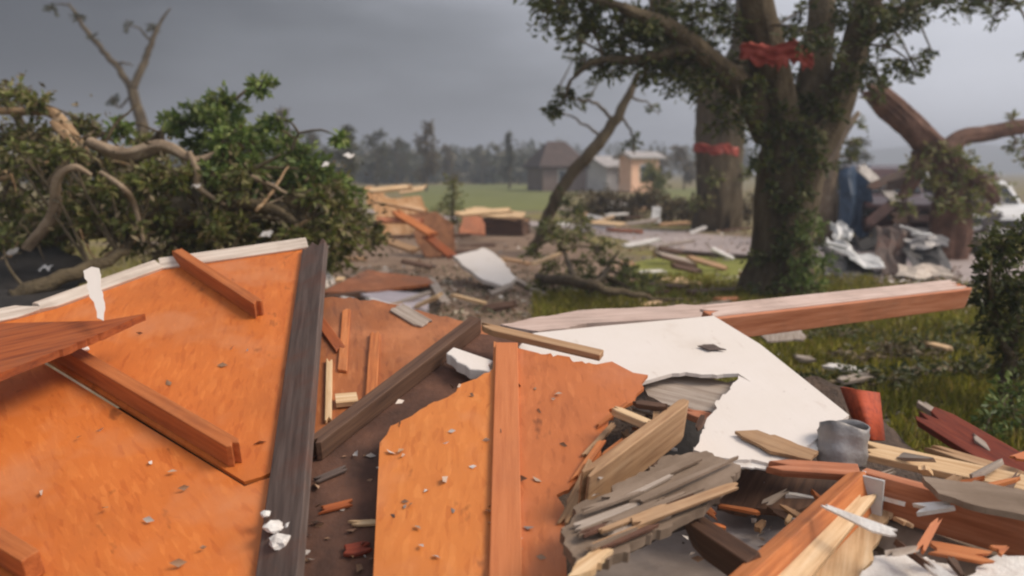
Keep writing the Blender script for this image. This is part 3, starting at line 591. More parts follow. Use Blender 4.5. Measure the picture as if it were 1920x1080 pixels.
# plaster lumps on the grey edge board and dark felt
def lump(c, r, mat='plaster', fl=.55):
    bm = bmesh.new(); bmesh.ops.create_icosphere(bm, subdivisions=2, radius=r)
    for v in bm.verts: v.co = Vector((v.co.x * random.uniform(.7, 1.25), v.co.y * random.uniform(.7, 1.25), v.co.z * fl * random.uniform(.7, 1.2)))
    me = bpy.data.meshes.new('plaster_chunk'); bm.to_mesh(me); bm.free()
    return link('plaster_chunk', me, mat, None, Matrix.Translation(c))
for px, py, r, lb in ((532, 1040, .038, 'largest white plaster chunk on the grey edge board at the bottom'), (516, 1012, .030, 'white plaster chunk just above the largest one on the edge board'),
                      (502, 988, .018, 'small white plaster chunk uppermost left on the grey edge board'), (546, 1010, .018, 'small white plaster chunk right of the others on the edge board'),
                      (160, 659, .020, 'lone pale chunk under the pointed rust orange board')):
    tag(lump(on(PA, px, py, .05 if px > 300 else .012), r), lb, 'plaster chunk')

# ------------------------------------------------------------------ small litter that nobody could count
def scatter(name, n, fn, size, mat, width=.6, flat=.25, label=None, cat=None):
    pos, dr = [], []
    while len(pos) < n:
        p = fn()
        if p is None: continue
        pos.append(tuple(p)); a = random.uniform(0, 2 * math.pi); dr.append((math.cos(a), math.sin(a), random.uniform(-.05, flat)))
    o = leaves_mesh(name, pos, dr, size, mat, None, width); tag(o, label, cat); return o
def pick(boxes, z=0.012):
    b = random.choice(boxes); return G(random.uniform(b[0], b[2]), random.uniform(b[1], b[3]), z)
scatter('leaf_litter', 13000, lambda: pick([(1960, 560, 2500, 860), (1400, 560, 1960, 700), (1400, 560, 1960, 760), (1400, 580, 1960, 860), (1000, 520, 1420, 600), (560, 500, 1000, 600), (1500, 520, 1800, 560)], .03), .075, 'litter', .5, .5, 'green and brown leaf litter strewn over the grass and mud', 'leaf litter')
scatter('wood_chips', 1500, lambda: pick([(600, 430, 1400, 600), (1100, 400, 1420, 470), (1400, 560, 1900, 700), (1540, 500, 1800, 540)], .03), .11, 'chips', .55, .4, 'pale wood and plaster chips strewn over the bare ground', 'debris')
def on_roof():
    k = random.random()
    if k < .22: return on(PC, random.uniform(560, 710), random.uniform(830, 1080), .022)
    if k < .55: return on(PE, random.uniform(720, 1080), random.uniform(720, 1080), .005)
    if k < .70: return on(PA, random.uniform(20, 520), random.uniform(620, 1080), .005)
    if k < .72: return on(PK, random.uniform(1080, 1340), random.uniform(900, 1040), .01)
    return Plane.at(1500, 950, .56)(random.uniform(1250, 1560), random.uniform(880, 1050))
scatter('wood_flakes', 130, on_roof, .040, 'chips', .5, .25, 'small wood and paint flakes scattered over the roof sheets', 'debris')
def grass():
    n = 64000; pos = []
    while len(pos) < n:
        k = random.random()
        if k < .70:
            p = G(random.uniform(1380, 2000) if random.random() < .62 else random.uniform(2000, 2600), random.uniform(560, 880) if random.random() < .6 else random.uniform(540, 680))
            p = p + Vector((random.gauss(0, .4), random.gauss(0, .4), 0))
        elif k < .74: p = G(random.uniform(1160, 1640), random.uniform(520, 560))
        elif k < .86: p = G(random.uniform(1000, 1420), random.uniform(555, 640))
        else: p = G(random.uniform(-60, 620), random.uniform(470, 640))
        if math.sin(p.x * 1.7 + 1) * math.sin(p.y * 1.3) + random.uniform(-.8, .8) < -.55: continue
        if p.x < 2.2 and p.y < 5.2: continue
        pos.append((p.x, p.y, 0.0))
    d = np.stack([rng.normal(0, .45, n), rng.normal(0, .45, n), np.ones(n)], 1)
    o = leaves_mesh('grass', pos, d, .13, 'grass_blade', None, .09); tag(o, 'short rough green grass growing right of the wreck and along the road', 'grass')
grass()

# ------------------------------------------------------------------ trees and shrubs
def cl(px, py, Y, r, nt_=14, nl=9, sy=1.0, sz=None): return (D(px, py, Y), r, r * sy, (sz or r * .7), nt_, nl)
Y0 = 12.0
make_tree('oak_tree', 'big dark tree with thick forked trunk right of centre', 'tree', G(1452, 565),
    [([Vector((D(1458, 560, Y0).x, Y0, -.6)), Vector((D(1458, 560, Y0).x, Y0, .02)), D(1462, 490, Y0), D(1472, 400, Y0), D(1482, 310, Y0), D(1490, 235, Y0)], [.72, .56, .42, .40, .44, .36]),
     ([D(1470, 300, Y0), D(1455, 190, Y0 - .2), D(1432, 80, Y0 - .5), D(1415, -20, Y0 - .8), D(1390, -230, Y0 - 1.2)], [0.288, 0.264, 0.232, 0.200, 0.104]),
     ([D(1490, 280, Y0), D(1522, 170, Y0 + .2), D(1538, 60, Y0 + .4), D(1545, -40, Y0 + .6), D(1570, -260, Y0 + 1.0)], [0.288, 0.224, 0.200, 0.176, 0.080]),
     ([D(1505, 310, Y0), D(1560, 215, Y0), D(1592, 120, Y0 - .1), D(1625, 10, Y0 - .3), D(1680, -180, Y0 - .6)], [0.264, 0.232, 0.192, 0.176, 0.080]),
     ([D(1440, 250, Y0 - .1), D(1400, 170, Y0 - .4), D(1340, 120, Y0 - .7), D(1270, 60, Y0 - 1), D(1180, 20, Y0 - 1.2), D(1090, -10, Y0 - 1.3)], [.22, .18, .15, .11, .07, .03]),
     ([D(1600, 90, Y0), D(1680, 30, Y0 + .2), D(1770, -10, Y0 + .3), D(1900, 0, Y0 + .4)], [.10, .07, .05, .02]),
     ([D(1300, 90, Y0 - .9), D(1200, 110, Y0 - 1), D(1110, 120, Y0 - 1.1), D(1070, 150, Y0 - 1.1)], [.09, .06, .04, .015])],
    [cl(1040, 5, 10.7, .30), cl(1085, 20, 10.8, .32), cl(1130, 5, 10.8, .35), cl(1160, 45, 11, .33), cl(1200, 70, 11.1, .38, 18), cl(1235, 20, 11, .35), cl(1245, 100, 11.2, .42, 24), cl(1290, 120, 11.3, .42, 26),
     cl(1330, 140, 11.4, .40, 24), cl(1370, 185, 11.6, .40, 22), cl(1310, 30, 11, .32, 10), cl(1375, 50, 11.2, .30, 10), cl(1090, 110, 11, .25, 8), cl(1130, 130, 11, .28, 10), cl(1160, 120, 11.1, .3, 12), cl(1210, 130, 11.1, .3, 14),
     cl(1060, 180, 11, .20, 7), cl(1045, 205, 11, .16, 6), cl(1420, 160, 11.3, .3, 14), cl(1460, 215, 11.5, .35, 16), cl(1530, 240, 11.5, .38, 18), cl(1490, 300, 11.5, .42, 22), cl(1560, 200, 11.6, .32, 14), cl(1430, 260, 11.5, .32, 14), cl(1540, 310, 11.6, .3, 12),
     cl(1440, 30, 11.6, .25, 8), cl(1500, 20, 11.8, .25, 8), cl(1590, 40, 11.7, .28, 10), cl(1640, 20, 11.7, .32, 14), cl(1690, 5, 12, .3, 12), cl(1660, 70, 11.9, .22, 7), cl(1745, 92, 12.2, .18, 5), cl(1715, 130, 12.2, .22, 7), cl(1665, 150, 12, .22, 7), cl(1860, -4, 12.3, .3, 10), cl(1790, -12, 12.3, .3, 9), cl(1925, 100, 12.3, .15, 5),
     cl(1440, 480, 11.5, .30, 12), cl(1485, 440, 11.5, .32, 14), cl(1500, 500, 11.5, .30, 12),
     *[cl(px, py, Y0 + random.uniform(-1.3, .6), random.uniform(.26, .42), 14, 9) for px, py in ((1010, 0), (1060, 40), (1110, 60), (1150, 85), (1185, 20), (1210, 45), (1265, 75), (1275, 25), (1330, 95), (1345, 10), (1390, 120), (1400, 60), (1260, 140), (1310, 165), (1220, 125), (1150, 110), (1390, 215), (1470, 165), (1505, 195), (1520, 140), (1585, 150), (1615, 110), (1640, 60), (1665, 25), (1600, 5), (1555, 90), (1480, 60), (1360, 230), (1030, 25), (1080, 70), (1120, 30), (1170, 60), (1230, 70), (1290, 50), (1300, 5), (1350, 40), (1410, 20), (1460, 100), (1510, 60), (1570, 30), (1630, 0), (1690, 45), (1720, 20), (1760, 5), (1820, 8), (1880, 15), (1700, 110), (1640, 130))],
     *[cl(px, py, 11.42, .22, 9, 9) for px, py in ((1430, 300), (1450, 350), (1480, 380), (1510, 350), (1530, 280), (1500, 400), (1520, 460), (1460, 470), (1490, 520), (1430, 540), (1515, 530))],
     cl(1100, -90, 10.9, .5, 16), cl(1250, -90, 11, .6, 22), cl(1400, -130, 11, .6, 22), cl(1550, -120, 12.5, .6, 22), cl(1700, -110, 12, .6, 20), cl(1850, -100, 12.3, .5, 14), cl(1480, -250, 12, .7, 24), cl(1650, -240, 12, .7, 24), cl(1300, -250, 11, .6, 18)],
    'bark', 'leaf_dark', .105, wob=.13, jit=.03, seg=12, twig_r=.011)
make_tree('oak_tree', 'second thick trunk with bare olive limbs standing behind the big forked tree', 'tree', G(1345, 426),
    [([G(1345, 426) + Vector((0, 0, -.5)), D(1346, 400, 25.3), D(1350, 300, 25.3), D(1350, 220, 25.3), D(1345, 160, 25.3)], [.78, .70, .66, .66, .6]),
     ([D(1345, 180, 25.3), D(1300, 120, 25), D(1255, 60, 24.8), D(1230, -30, 24.6), D(1200, -150, 24.5)], [.5, .42, .34, .28, .15]),
     ([D(1352, 180, 25.3), D(1390, 100, 25.5), D(1400, 0, 25.6), D(1410, -140, 25.8)], [.5, .38, .3, .15])],
    [cl(1230, 100, 24.8, .7, 20, 10), cl(1290, 150, 25, .8, 26, 10), cl(1350, 150, 24.6, .8, 24, 10), cl(1200, 50, 24.7, .7, 18, 10), cl(1260, 10, 24.7, .8, 18, 10), cl(1340, 60, 25, .6, 12, 9), cl(1390, 240, 25, .45, 12, 9), cl(1340, 330, 24.6, .5, 14, 9), cl(1320, 380, 24.6, .45, 12, 9), cl(1395, 330, 24.6, .5, 12, 9)],
    'bark', 'leaf_olive', .16, wob=.12, jit=.05, seg=10, twig_r=.02)
make_tree('leaning_tree', 'snapped slim dark tree leaning right in front of the far houses', 'tree', G(1000, 472),
    [([G(998, 474), D(1030, 400, 18.2), D(1065, 335, 18.1), D(1120, 270, 18), D(1165, 205, 18), D(1198, 135, 18)], [0.124, 0.124, 0.130, 0.124, 0.099, 0.050]),
     ([D(1150, 230, 18), D(1120, 195, 17.8), D(1080, 185, 17.7), D(1040, 165, 17.6)], [0.043, 0.031, 0.022, 0.009]),
     ([D(1130, 255, 18), D(1080, 225, 17.8), D(1040, 205, 17.7)], [0.031, 0.022, 0.009]),
     ([D(1160, 215, 18), D(1185, 250, 18.1), D(1190, 290, 18.1)], [0.031, 0.025, 0.012]),
     ([D(1180, 180, 18), D(1210, 190, 18), D(1235, 215, 18)], [0.031, 0.019, 0.009])],
    [cl(1050, 180, 17.7, .26, 8, 7), cl(1085, 190, 17.7, .2, 5, 6), cl(1040, 215, 17.7, .22, 7, 7), cl(1120, 160, 17.8, .3, 7, 6), cl(1185, 262, 18.1, .26, 9, 8), cl(1225, 200, 18, .2, 5, 6), cl(1160, 130, 18, .35, 10, 8), cl(1075, 110, 17.8, .3, 8, 7), cl(1030, 430, 17.5, .45, 18, 9), cl(1075, 400, 17.6, .45, 16, 9), cl(1060, 370, 17.8, .35, 12, 8)],
    'bark', 'leaf_dark', .12, wob=.1, jit=.03, seg=8, twig_r=.010)
# fallen tree on the left: limbs crossing, stripped bark, crown of bruised leaves
def fallen():
    limbs = [([D(-120, 520, 10.4), D(60, 430, 10.2), D(220, 410, 9.8), D(330, 400, 9.5), D(440, 372, 9.3), D(560, 395, 9.2), D(660, 470, 9.2)], [0.240, 0.232, 0.216, 0.200, 0.168, 0.128, 0.048]),
             ([D(330, 420, 8.6), D(400, 390, 8.6), D(470, 380, 8.7), D(540, 400, 8.7), D(600, 450, 8.8)], [0.056, 0.080, 0.088, 0.072, 0.040]),
             ([D(440, 380, 8.9), D(430, 290, 9), D(425, 210, 9), D(480, 160, 9.1)], [0.040, 0.032, 0.024, 0.010]),
             ([D(520, 390, 9), D(540, 300, 9), D(560, 250, 9)], [0.032, 0.024, 0.010]),
             ([D(20, 560, 7.4), D(120, 520, 7.6), D(240, 470, 8.0)], [0.080, 0.064, 0.040]),
             ([D(60, 430, 10.2), D(20, 330, 10), D(40, 240, 10), D(-20, 140, 9.8)], [0.112, 0.080, 0.056, 0.016]),
             ([D(220, 410, 9.8), D(240, 320, 9.7), D(300, 250, 9.6), D(330, 225, 9.6)], [0.096, 0.072, 0.040, 0.016])]
    cs = []
    def a(px, py, Y, r, n=16, l=9): cs.append(cl(px, py, Y, r, n, l))
    for px, py, r, n in ((420, 190, .25, 22), (395, 215, .24, 20), (490, 158, .15, 16), (440, 240, .30, 28), (470, 280, .30, 26), (530, 270, .28, 24), (560, 300, .30, 26), (600, 320, .26, 20), (520, 220, .14, 6), (500, 240, .2, 12),
                         (320, 232, .17, 16), (345, 228, .14, 14), (410, 300, .30, 22), (480, 340, .32, 24), (640, 360, .26, 16), (600, 380, .3, 18), (225, 240, .16, 14), (370, 270, .22, 14), (640, 260, .14, 8)):
        a(px, py, random.uniform(8.7, 9.3), r, int(n * 1.3), 10)
    F = len(cs)
    for px, py, r, n in ((20, 260, .35, 18), (60, 320, .4, 22), (20, 380, .4, 24), (100, 430, .4, 24), (60, 250, .3, 14), (200, 310, .3, 18), (260, 320, .3, 20), (300, 340, .35, 22), (320, 420, .35, 22), (380, 450, .3, 20),
                         (250, 440, .35, 22), (200, 400, .4, 24), (150, 420, .35, 22), (450, 430, .35, 22), (520, 440, .35, 24), (580, 430, .35, 24), (640, 430, .35, 26), (690, 440, .22, 16), (620, 480, .25, 16), (660, 400, .25, 16), (340, 480, .3, 16), (420, 470, .3, 18), (480, 460, .3, 18), (30, 440, .35, 18), (80, 480, .3, 16), (140, 370, .3, 16), (20, 180, .3, 12), (70, 190, .2, 8), (-60, 300, .5, 22), (-60, 420, .5, 22),
                         (130, 300, .28, 14), (160, 240, .25, 12), (270, 270, .22, 12), (350, 340, .3, 18), (420, 350, .3, 18), (240, 360, .3, 18), (550, 350, .3, 18), (620, 340, .25, 14), (400, 410, .3, 16)):
        a(px, py, random.uniform(8.8, 10.0), r * .95, int(n * 1.7), 10)
    for _ in range(34):
        px = random.uniform(-10, 640); py = random.uniform(270 if px < 450 else 310, 470); cs.append(cl(px, py, random.uniform(7.9, 8.5), random.uniform(.12, .24), 9, 9))
    for _ in range(14):
        px = random.uniform(330, 640); cs.insert(0, cl(px, random.uniform(200 if px < 520 else 280, 360), random.uniform(8.2, 8.8), random.uniform(.14, .26), 16, 10)); F += 1
    t = empty('fallen_tree', Vector((D(200, 560, 9.5).x, 9.5, 0)))
    tag(t, 'great fallen tree lying on its side in a leafy heap at left', 'tree')
    vs, fs = [], []; allp = []
    for i, (P, Q) in enumerate(limbs):
        if Q[0] > .13: allp += bark_tube(P, Q, vs, fs, 30, .14); continue
        p, q = smooth_path(P, Q, 5, .02); allp += p; tube(p, q, 10, vs, fs, .14)
    p1, d1 = sprays(cs[:F], vs, fs, allp, .008); p2, d2 = sprays(cs[F:], vs, fs, allp, .009)
    link('trunk', pymesh('trunk', vs, fs), 'bark_mid', t, smooth=True)
    leaves_mesh('upright_foliage', p1, d1, .095, 'leaf_fresh', t); leaves_mesh('crushed_foliage', p2, d2, .10, 'leaf_olive', t)
    leaves_mesh('withered_foliage', [tuple(np.array(x) + rng.normal(0, .12, 3)) for x in p2[::3]], d2[::3], .085, 'leaf_brown', t)
    # loose limbs on top of it, each one its own
    for P, Q, m, lb in (
        ([D(-60, 212, 9.2), D(30, 205, 9.1), D(95, 215, 9.0), D(135, 250, 8.9), D(165, 300, 8.8), D(172, 350, 8.8)], [0.031, 0.040, 0.053, 0.059, 0.043, 0.019], 'torn_wood', 'bent pale limb stripped of bark arching at the far left'),
        ([D(90, 228, 8.8), D(120, 245, 8.75), D(148, 278, 8.7)], [0.031, 0.056, 0.025], 'torn_wood', 'short torn tan limb stub on the arching pale limb'),
        ([D(165, 272, 8.8), D(230, 280, 8.7), D(310, 284, 8.6), D(350, 292, 8.6), D(400, 282, 8.7)], [0.037, 0.046, 0.043, 0.028, 0.009], 'bark_tan', 'pale grey broken limb lying level across the fallen tree'),
        ([D(350, 288, 8.6), D(372, 325, 8.5), D(378, 355, 8.6), D(420, 388, 8.7)], [0.028, 0.034, 0.031, 0.019], 'bark_tan', 'short crooked pale limb hanging below the level one'),
        ([D(45, 470, 8.5), D(85, 395, 8.4), D(118, 340, 8.3), D(150, 322, 8.3), D(185, 335, 8.4)], [0.056, 0.062, 0.046, 0.037, 0.015], 'bark_tan', 'mossy curved limb rising above the dark gap at far left'),
        ([D(185, 325, 8.4), D(225, 345, 8.3), D(248, 390, 8.3), D(262, 450, 8.4)], [0.019, 0.028, 0.028, 0.019], 'bark_tan', 'thin tan limb bent downwards in the middle of the heap'),
        ([D(400, 328, 8.5), D(480, 318, 8.4), D(560, 322, 8.5)], [0.012, 0.015, 0.007], 'bark', 'thin straight dark stick lying across the green leaves'),
        ([D(330, 415, 8.3), D(390, 388, 8.3), D(450, 378, 8.4), D(520, 388, 8.4), D(570, 420, 8.5)], [0.031, 0.046, 0.050, 0.043, 0.025], 'bark_mid', 'thick olive limb arching low across the right of the heap')):
        if m == 'bark_tan': P = [EYE + (p_ - EYE) * .945 for p_ in P]; Q = [q_ * (1.35 if 'level across' in lb else .85) for q_ in Q]
        P = [p_ + Vector((random.uniform(-.06, .06), random.uniform(-.1, .1), random.uniform(-.05, .05))) for p_ in P]
        o_v, o_f = [], []; bark_tube(P, Q, o_v, o_f, 16, .32)
        tag(link('broken_limb', pymesh('broken_limb', o_v, o_f), m, smooth=True), lb, 'limb')
    # small snapped branches all through the heap
    seen = set()
    for k in range(70):
        px, py = random.uniform(-20, 660), random.uniform(250, 480); Y = random.uniform(8.2, 9.2)
        if px > 500 and py < 330: continue
        L = random.uniform(25, 75); an = random.uniform(-1.4, 1.4)
        r = random.uniform(.012, .036); m = random.choice(('bark_tan', 'bark_mid', 'bark', 'torn_wood'))
        hue = {'bark_tan': 'pale grey', 'bark_mid': 'olive brown', 'bark': 'dark', 'torn_wood': 'stripped tan'}[m]
        tilt = 'falling right' if an > .35 else 'rising right' if an < -.35 else 'lying level'
        where = 'left end' if px < 150 else 'left half' if px < 330 else 'right half' if px < 500 else 'right end'
        lb = f"{'stout' if r > .025 else 'thin'} {hue} snapped branch {tilt} {'high' if py < 370 else 'low'} in the {where} of the leafy heap"
        if lb in seen: continue
        seen.add(lb)
        A = D(px - L * math.cos(an), py - L * math.sin(an), Y + random.uniform(-.3, .3)); B = D(px + L * math.cos(an), py + L * math.sin(an), Y + random.uniform(-.3, .3))
        mdp = (A + B) / 2 + Vector((random.uniform(-.08, .08), 0, random.uniform(-.05, .1)))
        bv, bf = [], []; p, q = smooth_path([A, mdp, B], [r, r * .9, r * .4], 5, .008); tube(p, q, 7, bv, bf, .12)
        tag(link('snapped_branch', pymesh('snapped_branch', bv, bf), m, smooth=True), lb, 'branch', 'snapped branches in the fallen tree')
    # scraps blown into the heap
    for px, py, w_, lb in ((26, 287, .09, 'bright white scrap caught high in the heap at far left'), (24, 470, .09, 'white scrap on the dark ground at far left'), (86, 502, .10, 'pale scrap just above the roof trim at far left'), (500, 438, .10, 'pinkish scrap in the dark hollow right of the heap centre'), (368, 348, .07, 'small pinkish scrap hanging on the crooked limb'), (655, 290, .08, 'white scrap in the leaves at the right end of the heap'), (610, 308, .06, 'tiny white scrap left of the heap right end'), (605, 466, .1, 'white strip just right of the roof top corner')):
        w_ *= .7; c = D(px, py, 8.1); tag(prism('scrap', ragged([(-w_, -w_ * .2), (w_ * .4, -w_ * .6), (w_ * .9, w_ * .25), (-w_ * .3, w_ * .5)], range(4), w_ * .3, w_ * .3), .01, frame(c, Vector((1, .2, random.uniform(-.3, .3))), Vector((0, -.8, .6))), 'plaster'), lb, 'scrap')
fallen()
# bare forked tree far behind it
make_tree('bare_tree', 'thin bare forked tree rising behind the fallen limbs at upper left', 'tree', G(275, 400),
    [([G(275, 400), D(268, 250, 35), D(255, 195, 35), D(247, 165, 35)], [.30, .24, .20, .17]),
     ([D(247, 168, 35), D(215, 120, 35), D(180, 80, 34.8), D(150, 40, 34.6), D(130, 5, 34.5)], [.15, .13, .10, .08, .03]),
     ([D(250, 165, 35), D(268, 125, 35.2), D(282, 85, 35.3), D(300, 45, 35.4), D(320, 15, 35.5)], [.16, .15, .12, .07, .03]),
     ([D(215, 120, 35), D(235, 118, 35), D(250, 122, 35)], [.06, .04, .02]), ([D(285, 80, 35.3), D(262, 55, 35.3), D(240, 45, 35.3)], [.06, .04, .02]), ([D(248, 180, 35), D(225, 200, 35), D(208, 180, 35)], [.06, .05, .03])],
    [cl(140, 32, 34.6, .3, 8, 6), cl(175, 72, 34.8, .2, 5, 5), cl(290, 50, 35.3, .35, 8, 6), cl(243, 50, 35.3, .3, 6, 5), cl(95, 15, 34.6, .3, 8, 6), cl(208, 185, 35, .3, 7, 6)], 'bark', 'leaf_far', .2, seg=7, wob=.08, jit=.04, twig_r=.02)
# heaped green branch in front of the road
make_tree('fallen_branch', 'dark leafy branch heap lying left of the big trunk by the grass', 'branch', G(1110, 560),
    [([G(1010, 520, .15), G(1080, 530, .35), G(1150, 545, .3), G(1230, 560, .15)], [.07, .07, .05, .02]), ([G(1080, 530, .35), D(1060, 480, 13), D(1040, 440, 13.3)], [.05, .035, .015]), ([G(1110, 540, .3), D(1140, 500, 12.4), D(1160, 470, 12.6)], [.05, .03, .012])],
    [cl(px, py, Y, r, n, 9) for px, py, Y, r, n in ((1030, 500, 13, .3, 14), (1070, 520, 12.6, .32, 16), (1110, 530, 12.2, .32, 18), (1150, 540, 11.8, .32, 18), (1190, 550, 11.6, .28, 16), (1230, 556, 11.5, .22, 12), (1090, 490, 12.6, .25, 10), (1140, 500, 12.3, .25, 10), (1050, 450, 13.2, .25, 10), (1170, 520, 12, .25, 10), (1260, 565, 11.4, .2, 8), (1310, 560, 11.6, .18, 8), (1010, 540, 12.4, .25, 14), (1050, 560, 11.8, .28, 16), (1100, 572, 11.3, .28, 16), (1150, 575, 11.2, .28, 16), (1080, 450, 13.6, .3, 12), (1040, 420, 14.5, .35, 14), (1090, 420, 14.5, .35, 14), (1120, 465, 13.3, .3, 12), (1180, 500, 12.4, .25, 12), (1210, 530, 11.9, .25, 12), (1000, 470, 13.6, .25, 10))],
    'bark', 'leaf_olive', .10, seg=7)
make_tree('shrub', 'green shrub growing against the right foot of the big forked tree', 'shrub', Vector((D(1510, 540, 11.2).x, 11.2, 0)),
    [([Vector((D(1510, 540, 11.2).x, 11.2, 0)), D(1512, 500, 11.2), D(1515, 430, 11.25)], [.03, .025, .01])],
    [cl(px, py, Y, r, n, 10, sz=r) for px, py, Y, r, n in ((1500, 440, 11.2, .22, 16), (1530, 420, 11.3, .2, 12), (1520, 480, 11.1, .28, 20), (1490, 510, 11.1, .25, 18), (1545, 500, 11.2, .22, 14), (1515, 540, 11.0, .28, 18))], 'bark', 'leaf_fresh', .075, seg=5, twig_r=.005)
for (px, py, r, n, lf, lb) in ((1500, 650, .30, 16, 'leaf_dark', 'low leafy branch in the grass beside the white panel edge'), (1620, 600, .32, 18, 'leaf_olive', 'low leafy branch in the grass under the middle of the orange beam'), (1700, 670, .34, 18, 'leaf_dark', 'dark leafy branch lying in the middle of the grass'), (1560, 740, .28, 16, 'leaf_dark', 'dark leafy branch behind the curved red siding'), (1760, 720, .34, 18, 'leaf_dark', 'dark leafy branch above the dark red plank'), (1640, 690, .26, 12, 'leaf_brown', 'withered branch lying right of the white strip in the grass'), (1830, 640, .30, 14, 'leaf_olive', 'olive leafy branch lying left of the dark shrub')):
    b0 = G(px, py); make_tree('fallen_branch', lb, 'branch', b0, [([b0 + Vector((-.35, 0, .03)), b0 + Vector((0, .05, .10)), b0 + Vector((.4, .1, .06))], [.02, .016, .006])], [(b0 + Vector((x, y, .12)), r, r * .9, .11, n, 9) for x, y in ((-.15, 0), (.2, .1), (.45, .05))], 'bark_tan', lf, .07, seg=6, twig_r=.004)
make_tree('sapling', 'small leafy sapling standing in the rubble in front of the far lawn', 'tree', G(850, 440),
    [([G(850, 440), D(848, 390, 22.8), D(852, 330, 22.8)], [.05, .04, .02])], [cl(850, 340, 22.8, .28, 10, 8), (D(842, 385, 22.7), .45, .4, .4, 16, 8), (D(855, 410, 22.6), .4, .4, .35, 12, 8), cl(850, 365, 22.8, .3, 10, 8)], 'bark', 'leaf_olive', .14, seg=6)
make_tree('shrub', 'dense dark green shrub at the right edge where the orange beam ends', 'shrub', Vector((D(1900, 560, 5.9).x, 5.9, 0)),
    [([Vector((D(1900, 560, 5.9).x, 5.9, 0)), D(1895, 640, 5.9), D(1900, 540, 5.9)], [.05, .045, .02]), ([D(1900, 700, 5.9), D(1870, 600, 5.8), D(1855, 520, 5.7)], [.03, .025, .01]), ([D(1910, 700, 5.9), D(1960, 600, 6), D(1990, 480, 6)], [.03, .025, .01])],
    [cl(px, py, Y, r, n, 12, sz=r) for px, py, Y, r, n in ((1880, 460, 5.9, .22, 26), (1920, 430, 6, .24, 28), (1860, 520, 5.8, .2, 22), (1900, 540, 5.8, .25, 30), (1870, 600, 5.8, .2, 22), (1920, 620, 5.9, .25, 28), (1960, 500, 6, .3, 30), (1960, 600, 6, .3, 30), (1990, 420, 6, .3, 24), (1850, 560, 5.8, .12, 10), (1900, 680, 5.9, .2, 20), (1850, 470, 5.9, .12, 8))],
    'bark', 'leaf_dark', .065, seg=6, twig_r=.005)
make_tree('shrub', 'low green leafy shrub at the right edge behind the dark red plank', 'shrub', G(1900, 800),
    [([G(1900, 800), D(1890, 740, 5.6)], [.03, .012])], [cl(px, py, Y, r, n, 10, sz=r * .8) for px, py, Y, r, n in ((1880, 770, 5.4, .2, 18), (1910, 730, 5.6, .2, 18), (1850, 800, 5.3, .16, 12), (1930, 800, 5.3, .2, 16))], 'bark', 'leaf_fresh', .055, seg=5, twig_r=.004)
# uprooted trunk over the dark wreck
make_tree('uprooted_tree', 'snapped reddish trunk with one bare side limb at far right', 'tree', Vector((D(1770, 300, 17).x, 17, 0)),
    [([Vector((D(1790, 300, 17).x, 17, -.05)), D(1785, 380, 17), D(1775, 310, 17), D(1740, 270, 17), D(1700, 230, 16.8), D(1640, 175, 16.6)], [.34, .31, .29, .26, .25, .19]),
     *[([D(1650, 184, 16.62), D(1640 + a, 175 + b, 16.6 + random.uniform(-.2, .2))], [.10, .012]) for a, b in ((-18, -22), (-28, -8), (-4, -26), (-30, 8), (-16, -4))],
     ([D(1770, 290, 17), D(1800, 258, 17.2), D(1850, 250, 17.4), D(1905, 240, 17.6), D(1960, 228, 17.8)], [.26, .17, .15, .15, .08]),
     ([D(1780, 310, 17), D(1830, 340, 16.8), D(1870, 380, 16.6)], [.25, .16, .08]),
     ([D(1730, 290, 17), D(1715, 330, 16.7), D(1690, 370, 16.5)], [.2, .14, .08])],
    [cl(1895, 225, 17.5, .25, 9, 7), cl(1905, 270, 17.5, .28, 10, 7), cl(1920, 300, 17.6, .2, 6, 6), cl(1790, 330, 16.7, .45, 16, 8), cl(1820, 360, 16.6, .45, 18, 8), cl(1750, 340, 16.6, .35, 12, 8), cl(1770, 280, 16.6, .35, 16, 8), cl(1800, 300, 16.7, .4, 18, 8), cl(1840, 330, 16.7, .4, 16, 8), cl(1720, 310, 16.5, .35, 14, 8), cl(1780, 380, 16.4, .45, 16, 8), cl(1830, 400, 16.4, .4, 14, 8), cl(1700, 380, 16.4, .35, 12, 8), cl(1650, 185, 16.5, .2, 7, 7), cl(1870, 360, 16.8, .35, 12, 8)], 'bark_red', 'leaf_olive', .13, wob=.16, jit=.05, seg=10)
make_tree('slim_tree', 'slim pale trunk just right of the big forked tree', 'tree', G(1548, 455),
    [([G(1548, 455), D(1552, 400, 20.7), D(1556, 330, 20.7), D(1570, 270, 20.7), D(1610, 210, 20.7)], [.20, .18, .16, .12, .05])], [cl(1600, 270, 20.6, .3, 12, 8), cl(1595, 300, 20.6, .3, 10, 8), cl(1610, 230, 20.6, .25, 7, 7)], 'bark_tan', 'leaf_olive', .14, seg=8)  # pale tan bark over the whole trunk

